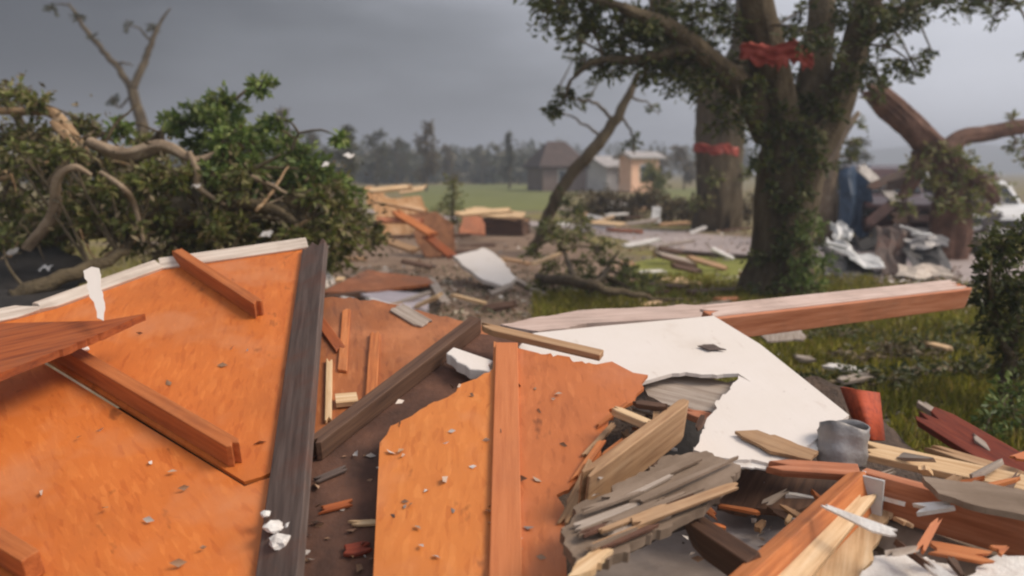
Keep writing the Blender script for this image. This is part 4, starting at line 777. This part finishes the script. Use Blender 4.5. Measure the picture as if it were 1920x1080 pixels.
# ------------------------------------------------------------------ wreckage on the ground behind
tag(slab('shingle_sheet', [(-120, 470), (60, 455), (150, 480), (165, 520), (60, 580), (-120, 610)], Plane.at(40, 520, .75, .0, .12), .03, 'black_sheet', rag=range(6), amp=.05, step=.1), 'dark shingle sheet lying at the far left edge beyond the roof trim', 'shingles')
def ground_board(a, b, wd, t, mat, lb, cat='board', z=.06, up=(0, -.1, 1), name='board', br=(True, True)):
    return tag(beam(name, G(*a, z), G(*b, z), wd, t, mat, up, broken=br), lb, cat)
def ground_slab(name, pix, z, sy, t, mat, lb, cat, amp=.04, step=.12, sx=0):
    cx = sum(p[0] for p in pix) / len(pix); cy = sum(p[1] for p in pix) / len(pix)
    return tag(slab(name, pix, Plane.at(cx, cy, z, sx, sy), t, mat, rag=range(len(pix)), amp=amp, step=step), lb, cat)
ground_slab('wall_panel', [(850, 480), (905, 464), (942, 488), (968, 520), (948, 538), (905, 524), (866, 496)], .30, .25, .06, 'drywall', 'cream torn slab leaning on the rubble behind the centre roof', 'wall panel', .03)
ground_slab('wall_panel', [(676, 551), (730, 545), (805, 552), (802, 588), (750, 580)], .08, .1, .03, 'lilac_panel', 'lilac grey triangular sheet with torn white edge behind the centre roof', 'wall panel', .025)
ground_board((690, 558), (800, 592), .07, .03, 'plaster', 'pinkish white torn strip along the edge of the lilac sheet', z=.12)
ground_slab('strand_board', [(600, 548), (690, 506), (730, 512), (800, 520), (815, 530), (700, 545)], .18, .1, .04, 'osb_brown', 'brown strand board piece lying right of the grey edge board', 'board', .02)
ground_board((600, 556), (815, 528), .07, .09, 'lumber_dark', 'dark plank under the front edge of the brown strand board piece', z=.12)
ground_board((806, 520), (836, 566), .12, .04, 'weathered', 'grey splintered board pointing down beside the lilac sheet', z=.16)
ground_board((950, 512), (1030, 556), .10, .04, 'weathered', 'grey board strip running down from the cream slab', z=.06)
ground_board((1000, 492), (1062, 468), .07, .04, 'lumber_pale', 'pale stick lying on the leafy branch heap', 'stick', z=.5, name='stick')
ground_slab('foam_block', [(592, 508), (612, 504), (628, 522), (610, 532)], .55, .2, .06, 'drywall', 'white foam lump just right of the tall roof corner', 'foam block', .02)
ground_slab('strand_board', [(680, 352), (700, 350), (735, 372), (790, 368), (800, 400), (770, 440), (715, 440), (700, 390)], .75, 1.1, .06, 'split_wood', 'splintered orange timber sheet leaning at the right end of the fallen limbs', 'board', .06)
ground_slab('strand_board', [(765, 400), (820, 398), (850, 420), (852, 470), (800, 482), (778, 440)], .50, 1.0, .06, 'root_soil', 'rusty orange sheet leaning against the splintered timber behind the rubble', 'board', .06)
ground_slab('wall_panel', [(745, 352), (800, 346), (792, 356), (750, 362)], 1.25, .6, .04, 'lumber_pale', 'pale broken board on top of the splintered orange timber', 'board', .03)
for a, b, m, lb in (((700, 372, 15.6), (800, 392, 15.2), 'split_wood', 'peach split plank on the upper left of the orange timber heap'), ((690, 356, 16), (770, 348, 16.2), 'lumber_pale', 'pale plank crossing the top of the orange timber heap'), ((740, 395, 15.2), (815, 440, 14.6), 'lumber_orange', 'orange plank slanting down the front of the timber heap'),
                   ((705, 410, 15.2), (790, 412, 15), 'lumber_pink', 'pinkish plank lying across the middle of the timber heap'), ((800, 440, 14.8), (850, 480, 13.8), 'lumber_rust', 'rust brown plank at the lower right of the timber heap'), ((700, 440, 14.4), (780, 468, 13.8), 'lumber_tan', 'tan plank at the foot of the timber heap'), ((855, 400, 17), (960, 392, 17.5), 'lumber_pale', 'pale plank reaching right from the timber heap to the crate')):
    tag(beam('board', D(*a), D(*b), .16, .05, m, (0, -.5, 1), broken=(True, True), jag=.15), lb, 'board')
ground_board((690, 442), (880, 438), .10, .08, 'lumber_dark', 'long dark thin pole lying across the bare ground', 'pole', z=.25, name='pole')
def crate():
    t = empty('broken_crate', G(945, 442)); tag(t, 'dark brown broken crate lying on bare ground left of the leaning tree', 'crate')
    a, b = G(905, 440, .02), G(980, 442, .02); X = (b - a); L = X.length; M = frame(a, X, Vector((0, 0, 1)))
    for z in (.0, .16, .32):
        prism('slat', [(0, 0), (L, 0), (L, .03), (0, .03)], .13, M @ Matrix.Translation((0, 0, z + .14)), 'lumber_dark', t)
        prism('slat', [(0, .6), (L, .6), (L, .63), (0, .63)], .13, M @ Matrix.Translation((0, 0, z + .14)), 'lumber_dark', t)
    for x in (0.04, L - .1):
        prism('post', [(x, .032), (x + .06, .032), (x + .06, .598), (x, .598)], .44, M @ Matrix.Translation((0, 0, .46)), 'lumber_dark', t)
    prism('lid', [(-.05, -.05), (L * .8, -.08), (L + .1, .3), (L * .9, .66), (-.05, .7)], .03, M @ Matrix.Translation((0, 0, .55)) @ Matrix.Rotation(.12, 4, 'Y'), 'lumber_tan', t)
crate()
ground_slab('strand_board', [(870, 392), (905, 388), (985, 398), (978, 408), (900, 404)], .75, .4, .04, 'lumber_pale', 'pale plank pile top edge behind the broken crate', 'board', .04)
ground_slab('strand_board', [(868, 404), (905, 402), (910, 440), (860, 436)], .4, .9, .05, 'lumber_pink', 'pinkish sheet leaning left of the broken crate', 'board', .05)
for i, (a, b, m, lb) in enumerate((((1105, 418), (1150, 422), 'metal_white', 'white crumpled sheet strip by the far edge of the road'), ((1140, 428), (1205, 432), 'lumber_pink', 'reddish board lying at the far edge of the road'),
                                   ((1200, 530), (1290, 536), 'lumber_dark', 'dark board at the near edge of the bright grass'), ((1290, 545), (1390, 540), 'lumber_dark', 'dark plank lying left of the big tree foot'),
                                   ((1180, 552), (1215, 550), 'lumber_tan', 'tan stick lying in front of the leafy branch heap'), ((1345, 560), (1385, 558), 'lumber_pink', 'pale pink splinter at the foot of the big tree'),
                                   ((1230, 466), (1400, 478), 'lumber_grey', 'grey pole lying along the near edge of the road'))):
    ground_board(a, b, .14, .08, m, lb, z=.10)
# big crumpled metal heap in front of the uprooted tree
def crumple(name, pix, Y, depth, mat, lb, cat='metal sheet', n=7, amp=.10):
    """a buckled metal sheet: grid between four corners given as (px, py, Y)"""
    c = [D(*p) for p in pix]; vs, fs = [], []
    ph = [random.uniform(0, 6) for _ in range(4)]
    for j in range(n):
        for i in range(n):
            u, v = i / (n - 1), j / (n - 1)
            p = (c[0] * (1 - u) + c[1] * u) * (1 - v) + (c[3] * (1 - u) + c[2] * u) * v
            vs.append(p + Vector((math.sin(v * 7 + ph[0]) * .4, math.sin(u * 9 + ph[1]) + math.sin(v * 6 + ph[2]) * .7, math.sin(u * 8 + v * 5 + ph[3]) * .6)) * amp + Vector([random.uniform(-1, 1) for _ in range(3)]) * amp * .3)
    for j in range(n - 1):
        for i in range(n - 1): a = j * n + i; fs.append((a, a + 1, a + n + 1, a + n))
    o = link(name, pymesh(name, vs, fs), mat); s = o.modifiers.new('t', 'SOLIDIFY'); s.thickness = .01
    return tag(o, lb, cat)
crumple('metal_sheet', [(1545, 448, 15), (1600, 462, 14.8), (1665, 508, 14), (1600, 495, 14)], 15, 0, 'metal_white', 'pale crumpled metal sheet right of the big trunk', amp=.10)
crumple('metal_sheet', [(1560, 415, 15.6), (1590, 420, 15.4), (1596, 450, 15), (1562, 450, 15)], 15, 0, 'metal_white', 'small bright crumpled sheet standing above the pale metal sheet', amp=.06)
crumple('metal_sheet', [(1550, 462, 14.6), (1640, 505, 14.2), (1650, 524, 13.8), (1550, 520, 13.8)], 15, 0, 'black_sheet', 'black sheet under the pale crumpled metal right of the trunk', amp=.05)
crumple('metal_sheet', [(1640, 420, 15.6), (1710, 430, 15.4), (1700, 515, 14.2), (1655, 520, 14)], 15, 0, 'lumber_grey', 'grey brown bent sheet in the middle of the wreck heap', amp=.10)
crumple('metal_sheet', [(1690, 440, 15.4), (1765, 448, 15), (1785, 505, 14), (1700, 500, 14)], 15, 0, 'black_sheet', 'black bent sheet at the right of the wreck heap', amp=.08)
crumple('metal_sheet', [(1700, 448, 14.9), (1770, 440, 15), (1780, 462, 14.6), (1712, 470, 14.6)], 15, 0, 'metal_grey', 'dull green grey bent strip on the black sheet', amp=.05)
crumple('metal_sheet', [(1690, 500, 13.9), (1760, 496, 13.9), (1790, 520, 13.4), (1680, 522, 13.4)], 15, 0, 'trim_grey', 'lilac grey flattened sheet in front of the wreck heap', amp=.05)
for a, b, m, lb in (((1680, 420, 15.5), (1725, 434, 15), 'metal_white', 'bright bent rail upper left on the wreck heap'), ((1708, 436, 14.8), (1748, 438, 14.8), 'metal_white', 'short bright rail on top of the black bent sheet'), ((1545, 452, 14.5), (1588, 462, 14.4), 'metal_white', 'white strip on the pale crumpled sheet by the trunk')):
    tag(beam('rail', D(*a), D(*b), .07, .05, m, (0, -.3, 1), broken=(True, False)), lb, 'rail')
crumple('tarp', [(1578, 318, 19), (1632, 312, 19), (1630, 440, 18.6), (1572, 444, 18.6)], 15, 0, 'blue_tarp', 'dull blue tarp hanging upright left of the dark maroon car', 'tarp', 9, .09)
for k in range(26):
    px, py = random.uniform(1640, 1850), random.uniform(330, 455); Y = random.uniform(17.2, 18.8); an = random.uniform(-1.0, 1.0); L = random.uniform(20, 60)
    m, hue = random.choice((('maroon', 'maroon'), ('maroon', 'maroon'), ('lumber_dark', 'dark brown'), ('black_sheet', 'black'), ('lumber_grey', 'greyish'), ('metal_grey', 'dull metal')))
    bw = random.uniform(.10, .35); lb = f"{'broad' if bw > .22 else 'narrow'} {hue} board {'falling right' if an > .3 else 'rising right' if an < -.3 else 'level'} {'high' if py < 392 else 'low'} {third(px, 1640, 1850)} of the maroon car heap"
    if not fresh(lb): continue
    tag(beam('wreck_board', D(px - L * math.cos(an), py - L * math.sin(an), Y), D(px + L * math.cos(an), py + L * math.sin(an), Y + random.uniform(-.6, .6)), bw, .04, m, (0, -1, random.uniform(.2, 1)), broken=(True, True), jag=.15), lb, 'board', 'boards heaped before the maroon car')
crumple('tail_panel', [(1750, 380, 18.2), (1860, 372, 18.2), (1850, 440, 17.8), (1740, 436, 17.8)], 15, 0, 'lumber_grey', 'dark grey brown buckled panel left of the white car', 'metal sheet', 7, .08)
# red cloth caught in the trees
def cloth(c, w_, h_, lb, mat='red_cloth', d=.35):
    n, m = 26, 12; vs, fs = [], []; edge = [random.uniform(.25, 1.0) for _ in range(n)]
    for j in range(m):
        for i in range(n):
            u, v = i / (n - 1) - .5, j / (m - 1) - .5
            if v < 0: v = v * edge[i]
            yy = -d * math.cos(u * 3.0) + .05 * math.sin(u * 31 + v * 6) * (.5 - v) + .03 * math.sin(v * 21 + u * 9)
            zz = v * h_ * (1 - .5 * abs(u)) + .04 * math.sin(u * 11) - u * .06
            vs.append((c.x + u * w_, c.y + yy, c.z + zz + random.uniform(-.02, .02)))
    for j in range(m - 1):
        for i in range(n - 1): a = j * n + i; fs.append((a, a + 1, a + n + 1, a + n))
    o = link('red_cloth', pymesh('red_cloth', vs, fs), mat, smooth=True); s = o.modifiers.new('t', 'SOLIDIFY'); s.thickness = .004
    return tag(o, lb, 'cloth')
cloth(D(1455, 112, 11.2), .95, .36, 'faded red cloth wrapped round the limbs of the big forked tree')
cloth(D(1342, 282, 24.6), 1.3, .34, 'faded red cloth caught on the trunk behind the big tree', d=.45)

# ------------------------------------------------------------------ the white car
def car(loc, label, paint, c0, c1, sz):
    t = empty('car', Vector(loc)); tag(t, label, 'car')
    M2 = Matrix.Translation(loc) @ Matrix.Rotation(R(-97), 4, 'Z') @ Matrix.Diagonal((1, 1, sz, 1)) @ Matrix.Translation((-2.2, .21, 0)); M = M2 @ Matrix.Rotation(R(90), 4, 'X')
    blotchy(paint, ((.35, c0), (.6, c1)), 3, .3, .05)
    new_mat('car_glass'); b = MATS['car_glass'].node_tree.nodes['Principled BSDF']; b.inputs['Base Color'].default_value = (.012, .014, .015, 1); b.inputs['Roughness'].default_value = .08
    new_mat('tyre'); b = MATS['tyre'].node_tree.nodes['Principled BSDF']; b.inputs['Base Color'].default_value = (.02, .02, .02, 1); b.inputs['Roughness'].default_value = .8
    new_mat('tail_red'); b = MATS['tail_red'].node_tree.nodes['Principled BSDF']; b.inputs['Base Color'].default_value = (.35, .02, .02, 1); b.inputs['Roughness'].default_value = .2
    body = [(.02, .42), (.0, .62), (.03, .92), (.10, 1.02), (.6, 1.05), (3.1, 1.02), (3.9, .96), (4.35, .84), (4.45, .6), (4.42, .36), (4.05, .30)]
    for cx in (3.6, .85):
        body += [(cx + .38 * math.cos(a), .33 + .38 * math.sin(a)) for a in [R(x) for x in (0, 30, 60, 90, 120, 150, 180)]]
    body += [(.3, .32)]
    o = prism('body', body, 1.78, M @ Matrix.Translation((0, 0, 1.1)), paint, t, .05)
    gh = [(.12, 1.02), (.42, 1.46), (.75, 1.53), (1.9, 1.55), (2.45, 1.47), (3.15, 1.0)]
    prism('cabin', gh, 1.50, M @ Matrix.Translation((0, 0, .96)), paint, t, .06)
    for pts in ([(.32, 1.06), (.55, 1.42), (1.02, 1.46), (1.05, 1.06)], [(1.12, 1.06), (1.10, 1.47), (1.88, 1.48), (1.95, 1.06)], [(2.03, 1.06), (1.97, 1.48), (2.38, 1.42), (2.95, 1.06)]):
        for z in (.985, -.545): prism('side_window', pts, .03, M @ Matrix.Translation((0, 0, z)), 'car_glass', t, .008)
    prism('rear_window', [(-.62, .02), (.62, .02), (.55, .40), (-.55, .40)], .02, M2 @ Matrix.Translation((.11, -.21, 1.06)) @ frame(Vector((0, 0, 0)), Vector((0, -1, 0)), Vector((-.83, 0, .55))), 'car_glass', t)
    prism('windscreen', [(-.66, 0), (.66, 0), (.58, .72), (-.58, .72)], .02, M2 @ Matrix.Translation((3.14, -.21, 1.035)) @ frame(Vector((0, 0, 0)), Vector((0, 1, 0)), Vector((.56, 0, .83))), 'car_glass', t)
    for yy in (-.98, .56):
        prism('headlight', [(-.17, -.07), (.17, -.08), (.15, .08), (-.15, .07)], .05, M2 @ Matrix.Translation((4.44, yy, .70)) @ frame(Vector((0, 0, 0)), Vector((0, 1, 0)), Vector((1, 0, .2))), 'car_glass', t, .01)
    prism('grille', [(-.42, -.08), (.42, -.08), (.45, .07), (-.45, .07)], .04, M2 @ Matrix.Translation((4.46, -.21, .66)) @ frame(Vector((0, 0, 0)), Vector((0, 1, 0)), Vector((1, 0, .1))), 'black_sheet', t)
    for z in (1.02, -.46):
        prism('tail_light', [(.015, .78), (.18, .80), (.2, .96), (.06, .98)], .14, M @ Matrix.Translation((0, 0, z + .085)), 'tail_red', t)
    for cx in (3.6, .85):
        for z in (1.02, -.50):
            wh = empty('wheel', M @ Vector((cx, .33, z - .1))); wh.parent = t; wh.matrix_parent_inverse = t.matrix_basis.inverted()
            wheelc = [(.32 * math.cos(2 * math.pi * k / 28), .32 * math.sin(2 * math.pi * k / 28)) for k in range(28)]
            ty = prism('tyre', wheelc, .2, M @ Matrix.Translation((cx, .33, z)), 'tyre', None, .03)
            rimc = [(.20 * math.cos(2 * math.pi * k / 20), .20 * math.sin(2 * math.pi * k / 20)) for k in range(20)]
            rm = prism('rim', rimc, .215, M @ Matrix.Translation((cx, .33, z + .0075)), 'metal_grey', None, .01)
            for ob in (ty, rm): ob.parent = wh; ob.matrix_parent_inverse = Matrix.Translation(wh.location).inverted()
    prism('bumper', [(-.05, .36), (.16, .34), (.16, .58), (-.05, .56)], 1.7, M @ Matrix.Translation((0, 0, 1.06)), 'black_sheet', t, .03)
car((10.7, 20.0, 0), 'white car parked at the right edge beyond the dark shrub', 'car_white', (.66, .65, .63), (.80, .80, .79), 1.0)
car((8.8, 20.6, 0), 'dark maroon wrecked car behind the snapped trunk', 'car_maroon', (.030, .012, .012), (.075, .030, .028), 1.22)

# ------------------------------------------------------------------ far houses
new_mat('window_glass'); _b = MATS['window_glass'].node_tree.nodes['Principled BSDF']; _b.inputs['Base Color'].default_value = (.03, .035, .04, 1); _b.inputs['Roughness'].default_value = .1
blotchy('wall_brown', ((.3, (.17, .12, .10)), (.7, (.26, .19, .16))), .8, .9, .2)
blotchy('wall_peach', ((.3, (.80, .46, .30)), (.7, (.90, .60, .42))), .8, .9, .2)
blotchy('wall_pale', ((.3, (.52, .50, .50)), (.7, (.70, .68, .67))), .8, .9, .2)
blotchy('roof_brown', ((.3, (.055, .036, .030)), (.7, (.11, .075, .062))), 1.5, .9, .4)
blotchy('roof_grey', ((.3, (.30, .28, .27)), (.7, (.46, .43, .42))), 1.5, .9, .3)
def house(label, cx, cy, W, Dp, H, RH, wall, roofm, rz=0.0, hip=0.0, wins=2, broken=False):
    t = empty('house', (cx, cy, 0)); tag(t, label, 'house')
    M = Matrix.Translation((cx, cy, 0)) @ Matrix.Rotation(rz, 4, 'Z')
    w2, d2 = W / 2, Dp / 2
    th = .2
    prism('wall', [(-w2, -d2), (w2, -d2), (w2, -d2 + th), (-w2, -d2 + th)], H, M @ Matrix.Translation((0, 0, H)), wall, t)
    prism('wall', [(-w2, d2 - th), (w2, d2 - th), (w2, d2), (-w2, d2)], H, M @ Matrix.Translation((0, 0, H)), wall, t)
    for s in (-1, 1):
        g = [(-d2 + th, 0), (d2 - th, 0), (d2 - th, H), (0, H + (RH * .93 if hip == 0 else 0)), (-d2 + th, H)]
        prism('wall', g, th, M @ Matrix.Translation((s * w2 if s > 0 else -w2 + th, 0, 0)) @ Matrix.Rotation(R(90), 4, 'Z') @ Matrix.Rotation(R(90), 4, 'X'), wall, t)
    e = .45; h_ = hip
    vs = [(-w2 - e, -d2 - e, H - .1), (w2 + e, -d2 - e, H - .1), (w2 + e, d2 + e, H - .1), (-w2 - e, d2 + e, H - .1), (-w2 - e + h_, 0, H + RH), (w2 + e - h_, 0, H + RH)]
    fs = [(0, 1, 5, 4), (2, 3, 4, 5), (1, 2, 5), (3, 0, 4)] if hip else [(0, 1, 5, 4), (2, 3, 4, 5)]
    if broken: vs[5] = (w2 * .3, 0, H + RH); vs[1] = (w2 * .5, -d2 - e, H - .1); vs[2] = (w2 * .7, d2 + e, H - .1)
    o = link('roof', pymesh('roof', vs, fs), roofm, t, M); m = o.modifiers.new('t', 'SOLIDIFY'); m.thickness = .15
    for k in range(wins):
        x = -w2 + W * (k + .5) / wins
        f = prism('window', [(-.6, -.65), (.6, -.65), (.6, .65), (-.6, .65)], .06, M @ Matrix.Translation((x, -d2 - .05, H * .55)) @ Matrix.Rotation(R(90), 4, 'X'), 'metal_white', t)
        for sx in (-1, 1):
            p = prism('pane', [(-.24, -.55), (.24, -.55), (.24, .55), (-.24, .55)], .03, M @ Matrix.Translation((x + sx * .28, -d2 - .075, H * .55)) @ Matrix.Rotation(R(90), 4, 'X'), 'window_glass', None)
            p.parent = f; p.matrix_parent_inverse = f.matrix_basis.inverted()
    return t
def hx(px, Y): return (px - 960) / F_PX * Y
house('far brown house with dark hipped roof left of the leaning tree', hx(1042, 76), 76, 3.9, 5, 2.2, 2.1, 'wall_brown', 'roof_brown', .25, 1.6, 1)
house('far damaged pale grey house with half its roof gone behind the leaning tree', hx(1140, 74), 74, 3.2, 4, 2.2, .8, 'wall_pale', 'roof_grey', .5, 0, 1, True)
house('far small house with bright peach front wall right of the leaning tree', hx(1196, 70), 70, 3.0, 1.5, 2.9, .4, 'wall_peach', 'roof_grey', .6, 0, 1)
for k in range(80):
    zone = k % 3
    px, py, z_, wh = ((random.uniform(1090, 1240), random.uniform(372, 428), .3, 'of the damaged far houses, in front'), (random.uniform(600, 1000), random.uniform(420, 585), .06, 'on the bare ground behind the roof'), (random.uniform(1150, 1400), random.uniform(425, 575), .06, 'on the bright grass by the big tree'))[zone]
    A = G(px, py, z_); an = random.uniform(-.5, .5) + (math.pi if random.random() < .5 else 0); L = random.uniform(.25, .8) * (A.y / 14) ** .7; wd = random.uniform(.05, .16) * (A.y / 14) ** .7
    m, hue = random.choice((('lumber_pale', 'pale'), ('lumber_tan', 'tan'), ('lumber_dark', 'dark'), ('lumber_dark', 'dark'), ('plaster', 'white'), ('weathered', 'grey')))
    lb = f"{'long' if L > .55 * (A.y / 14) ** .7 else 'short'} {'broad' if wd > .105 * (A.y / 14) ** .7 else 'narrow'} {hue} plank {third(px, *((1090, 1240), (600, 1000), (1150, 1400))[zone])} {wh}"
    if not fresh(lb): continue
    tag(beam('plank', A, A + Vector((math.cos(an) * L, math.sin(an) * L, random.uniform(-.04, .2))), wd, .04, m, (0, -.4, 1), broken=(True, True), jag=L * .2, bevel=0), lb, 'plank', 'planks strewn over the middle ground')
# low dark hedge and rubbish in front of the second trunk
def hedge(name, pts, Y, h, label, leaf='leaf_dark', n=120):
    cs = []; x0, x1 = pts
    for k in range(n // 8):
        x = x0 + (x1 - x0) * random.random(); cs.append((Vector((x, Y + random.uniform(-.35, .35), random.uniform(.15, h - .15))), .45, .4, .3, 8, 9))
    t = empty(name, Vector(((x0 + x1) / 2, Y, 0))); tag(t, label, 'hedge'); vs, fs = [], []
    stems = []
    for k in range(10):
        x = x0 + (x1 - x0) * (k + .5) / 10; tube([Vector((x, Y, 0)), Vector((x, Y, h * .7))], [.03, .015], 5, vs, fs); stems += [Vector((x, Y, h * .3)), Vector((x, Y, h * .6))]
    p, d = sprays(cs, vs, fs, stems, .008); link('stems', pymesh('stems', vs, fs), 'bark', t); leaves_mesh('foliage', p, d, .15, leaf, t)
hedge('hedge', (hx(1235, 27.5), hx(1412, 27.5)), 27.5, .95, 'low dark hedge behind the road at the foot of the second trunk', 'leaf_brown', 400)
hedge('brush_pile', (hx(1085, 30), hx(1235, 30)), 30, 1.1, 'brown brush pile between the road and the damaged far houses', 'leaf_brown', 380)
make_tree('small_tree', 'small round green tree left of the second trunk by the far lawn', 'tree', G(1226, 378),
    [([G(1226, 378), D(1226, 345, 46), D(1226, 325, 46)], [.16, .12, .06])], [(D(1226, 335, 46), .9, .9, .8, 50, 10), (D(1222, 318, 46), .6, .6, .5, 20, 10)], 'bark', 'leaf_olive', .28, seg=6, twig_r=.02)
tag(slab('wall_panel', [(1222, 388), (1238, 388), (1240, 418), (1222, 418)], Plane.pts(D(1222, 388, 27), D(1240, 388, 27), D(1230, 418, 26.7)), .04, 'metal_white', rag=(0, 1, 2, 3), amp=.04, step=.1), 'small pale upright sheet at the left end of the low hedge', 'wall panel')

# ------------------------------------------------------------------ far trees, fading in the rain
def far_tree(px, ytop, Y, wpx, label, leaf='leaf_far', conic=False, bare=.0):
    H = D(px, ytop, Y).z; x = hx(px, Y); w_ = wpx / F_PX * Y / 2
    trunk = ([Vector((x, Y, 0)), Vector((x + .1, Y, H * .5)), Vector((x, Y, H * .97))], [.05 * H * .5, .03 * H * .5, .01 * H])
    limbs = [trunk]; cs = []
    for k in range(9):
        f = .25 + .75 * k / 8; ww = w_ * ((1.05 - f) if conic else (1 - abs(f - .6) * .9)) * random.uniform(.7, 1.15)
        a = random.uniform(0, 6.28); c = Vector((x + math.cos(a) * ww * .5, Y + math.sin(a) * ww * .5, H * f * .96)); cs.append((c, max(ww * .75, .3), max(ww * .7, .3), H * .10, int(22 * (1 - bare)), 8))
        limbs.append(([Vector((x, Y, H * f * .85)), c], [.014 * H, .005 * H]))
    make_tree('distant_tree', label, 'tree', Vector((x, Y, 0)), limbs, cs, 'bark', leaf, .028 * H + .14, 'trees fading in the rain', seg=6, wob=.05, jit=.0, twig_r=.02)
for a in ((650, 238, 55, 62, 'hazy olive tree nearest to the right of the fallen limbs', 'leaf_far'), (708, 248, 80, 60, 'blurred bluish tree right of the hazy olive tree'), (800, 232, 75, 54, 'tallest hazy brownish tree above the far lawn', 'leaf_brown'),
          (745, 262, 95, 70, 'pale broad tree between the bluish and the tallest hazy trees'), (845, 275, 95, 44, 'short brown hazy tree right of the tallest one', 'leaf_brown'), (955, 252, 85, 50, 'dark grey green pointed tree left of the brown far house', 'leaf_far', True),
          (905, 280, 110, 70, 'low hazy tree between the far lawn and the pointed tree'), (1280, 275, 80, 70, 'dim grey tree behind the hedge left of the second trunk', 'leaf_brown'), (1240, 290, 90, 60, 'dim low tree right of the peach house', 'leaf_brown'),
          (590, 250, 70, 60, 'hazy tree just behind the fallen limbs', 'leaf_far'), (535, 205, 60, 46, 'slender reddish hazy tree above the fallen limbs', 'leaf_brown', False, .5), (1600, 262, 60, 60, 'dull round tree behind the blue tarp', 'leaf_far'), (120, 230, 50, 120, 'dull broad tree behind the fallen limbs at far left', 'leaf_brown')):
    far_tree(*a)
def wood_mass():
    pos, dr = [], []
    for k in range(420):
        Y = random.uniform(170, 420); x = random.uniform(-.9, .28) * Y; H = random.uniform(5, 9) * (1 + (Y - 170) / 320); r = H * .42
        n = 60
        for _ in range(n):
            u = rng.normal(size=3); u /= np.linalg.norm(u); q = random.random() ** .33
            pos.append((x + u[0] * r * q, Y + u[1] * r * q, max(.1, H * .52 + u[2] * H * .48 * q))); dr.append(tuple(rng.normal(size=3)))
    for k in range(260):
        Y = random.uniform(110, 175); x = random.uniform(-.65, .06) * Y; H = random.uniform(2.5, 5.5) * (.7 + Y / 400); r = H * .6
        for _ in range(45):
            u = rng.normal(size=3); u /= np.linalg.norm(u); q = random.random() ** .33
            pos.append((x + u[0] * r * q, Y + u[1] * r * q, max(.1, H * .5 + u[2] * H * .5 * q))); dr.append(tuple(rng.normal(size=3)))
    o = leaves_mesh('distant_wood', pos, dr, 1.4, 'leaf_far', None, .7); tag(o, 'low wooded skyline fading into the rain', 'wood')
wood_mass()
def hills():
    vs, fs = [], []; n = 90
    for i in range(n):
        x = -900 + 1800 * i / (n - 1); h = 18 + 5 * math.sin(i * .23) + 3 * math.sin(i * .61 + 1) - .006 * x
        vs += [(x, 560, -.5), (x, 700, h), (x, 1000, -.5)]
    for i in range(n - 1):
        for k in (0, 1): a = i * 3 + k; fs.append((a, a + 3, a + 4, a + 1))
    structure(link('hills', pymesh('hills', vs, fs), 'leaf_far', smooth=True))
hills()
# ------------------------------------------------------------------ rain haze
def haze():
    m = bpy.data.materials.new('haze'); m.use_nodes = True; t = m.node_tree; t.nodes.clear()
    o = t.nodes.new('ShaderNodeOutputMaterial'); v = t.nodes.new('ShaderNodeVolumePrincipled'); v.inputs['Color'].default_value = (.78, .85, .97, 1); v.inputs['Density'].default_value = 0.0026; v.inputs['Anisotropy'].default_value = 0.2
    t.links.new(v.outputs[0], o.inputs['Volume'])
    x, y0, y1, z0, z1 = S_ + 20, -90, 2 * S_ - 380, -1.5, 27
    vs = [(-x, y0, z0), (x, y0, z0), (x, y1, z0), (-x, y1, z0), (-x, y0, z1), (x, y0, z1), (x, y1, z1), (-x, y1, z1)]
    fs = [(3, 2, 1, 0), (4, 5, 6, 7), (0, 1, 5, 4), (1, 2, 6, 5), (2, 3, 7, 6), (3, 0, 4, 7)]
    ob = link('haze', pymesh('haze', vs, fs), None); ob.data.materials.append(m); ob['kind'] = 'stuff'
haze()
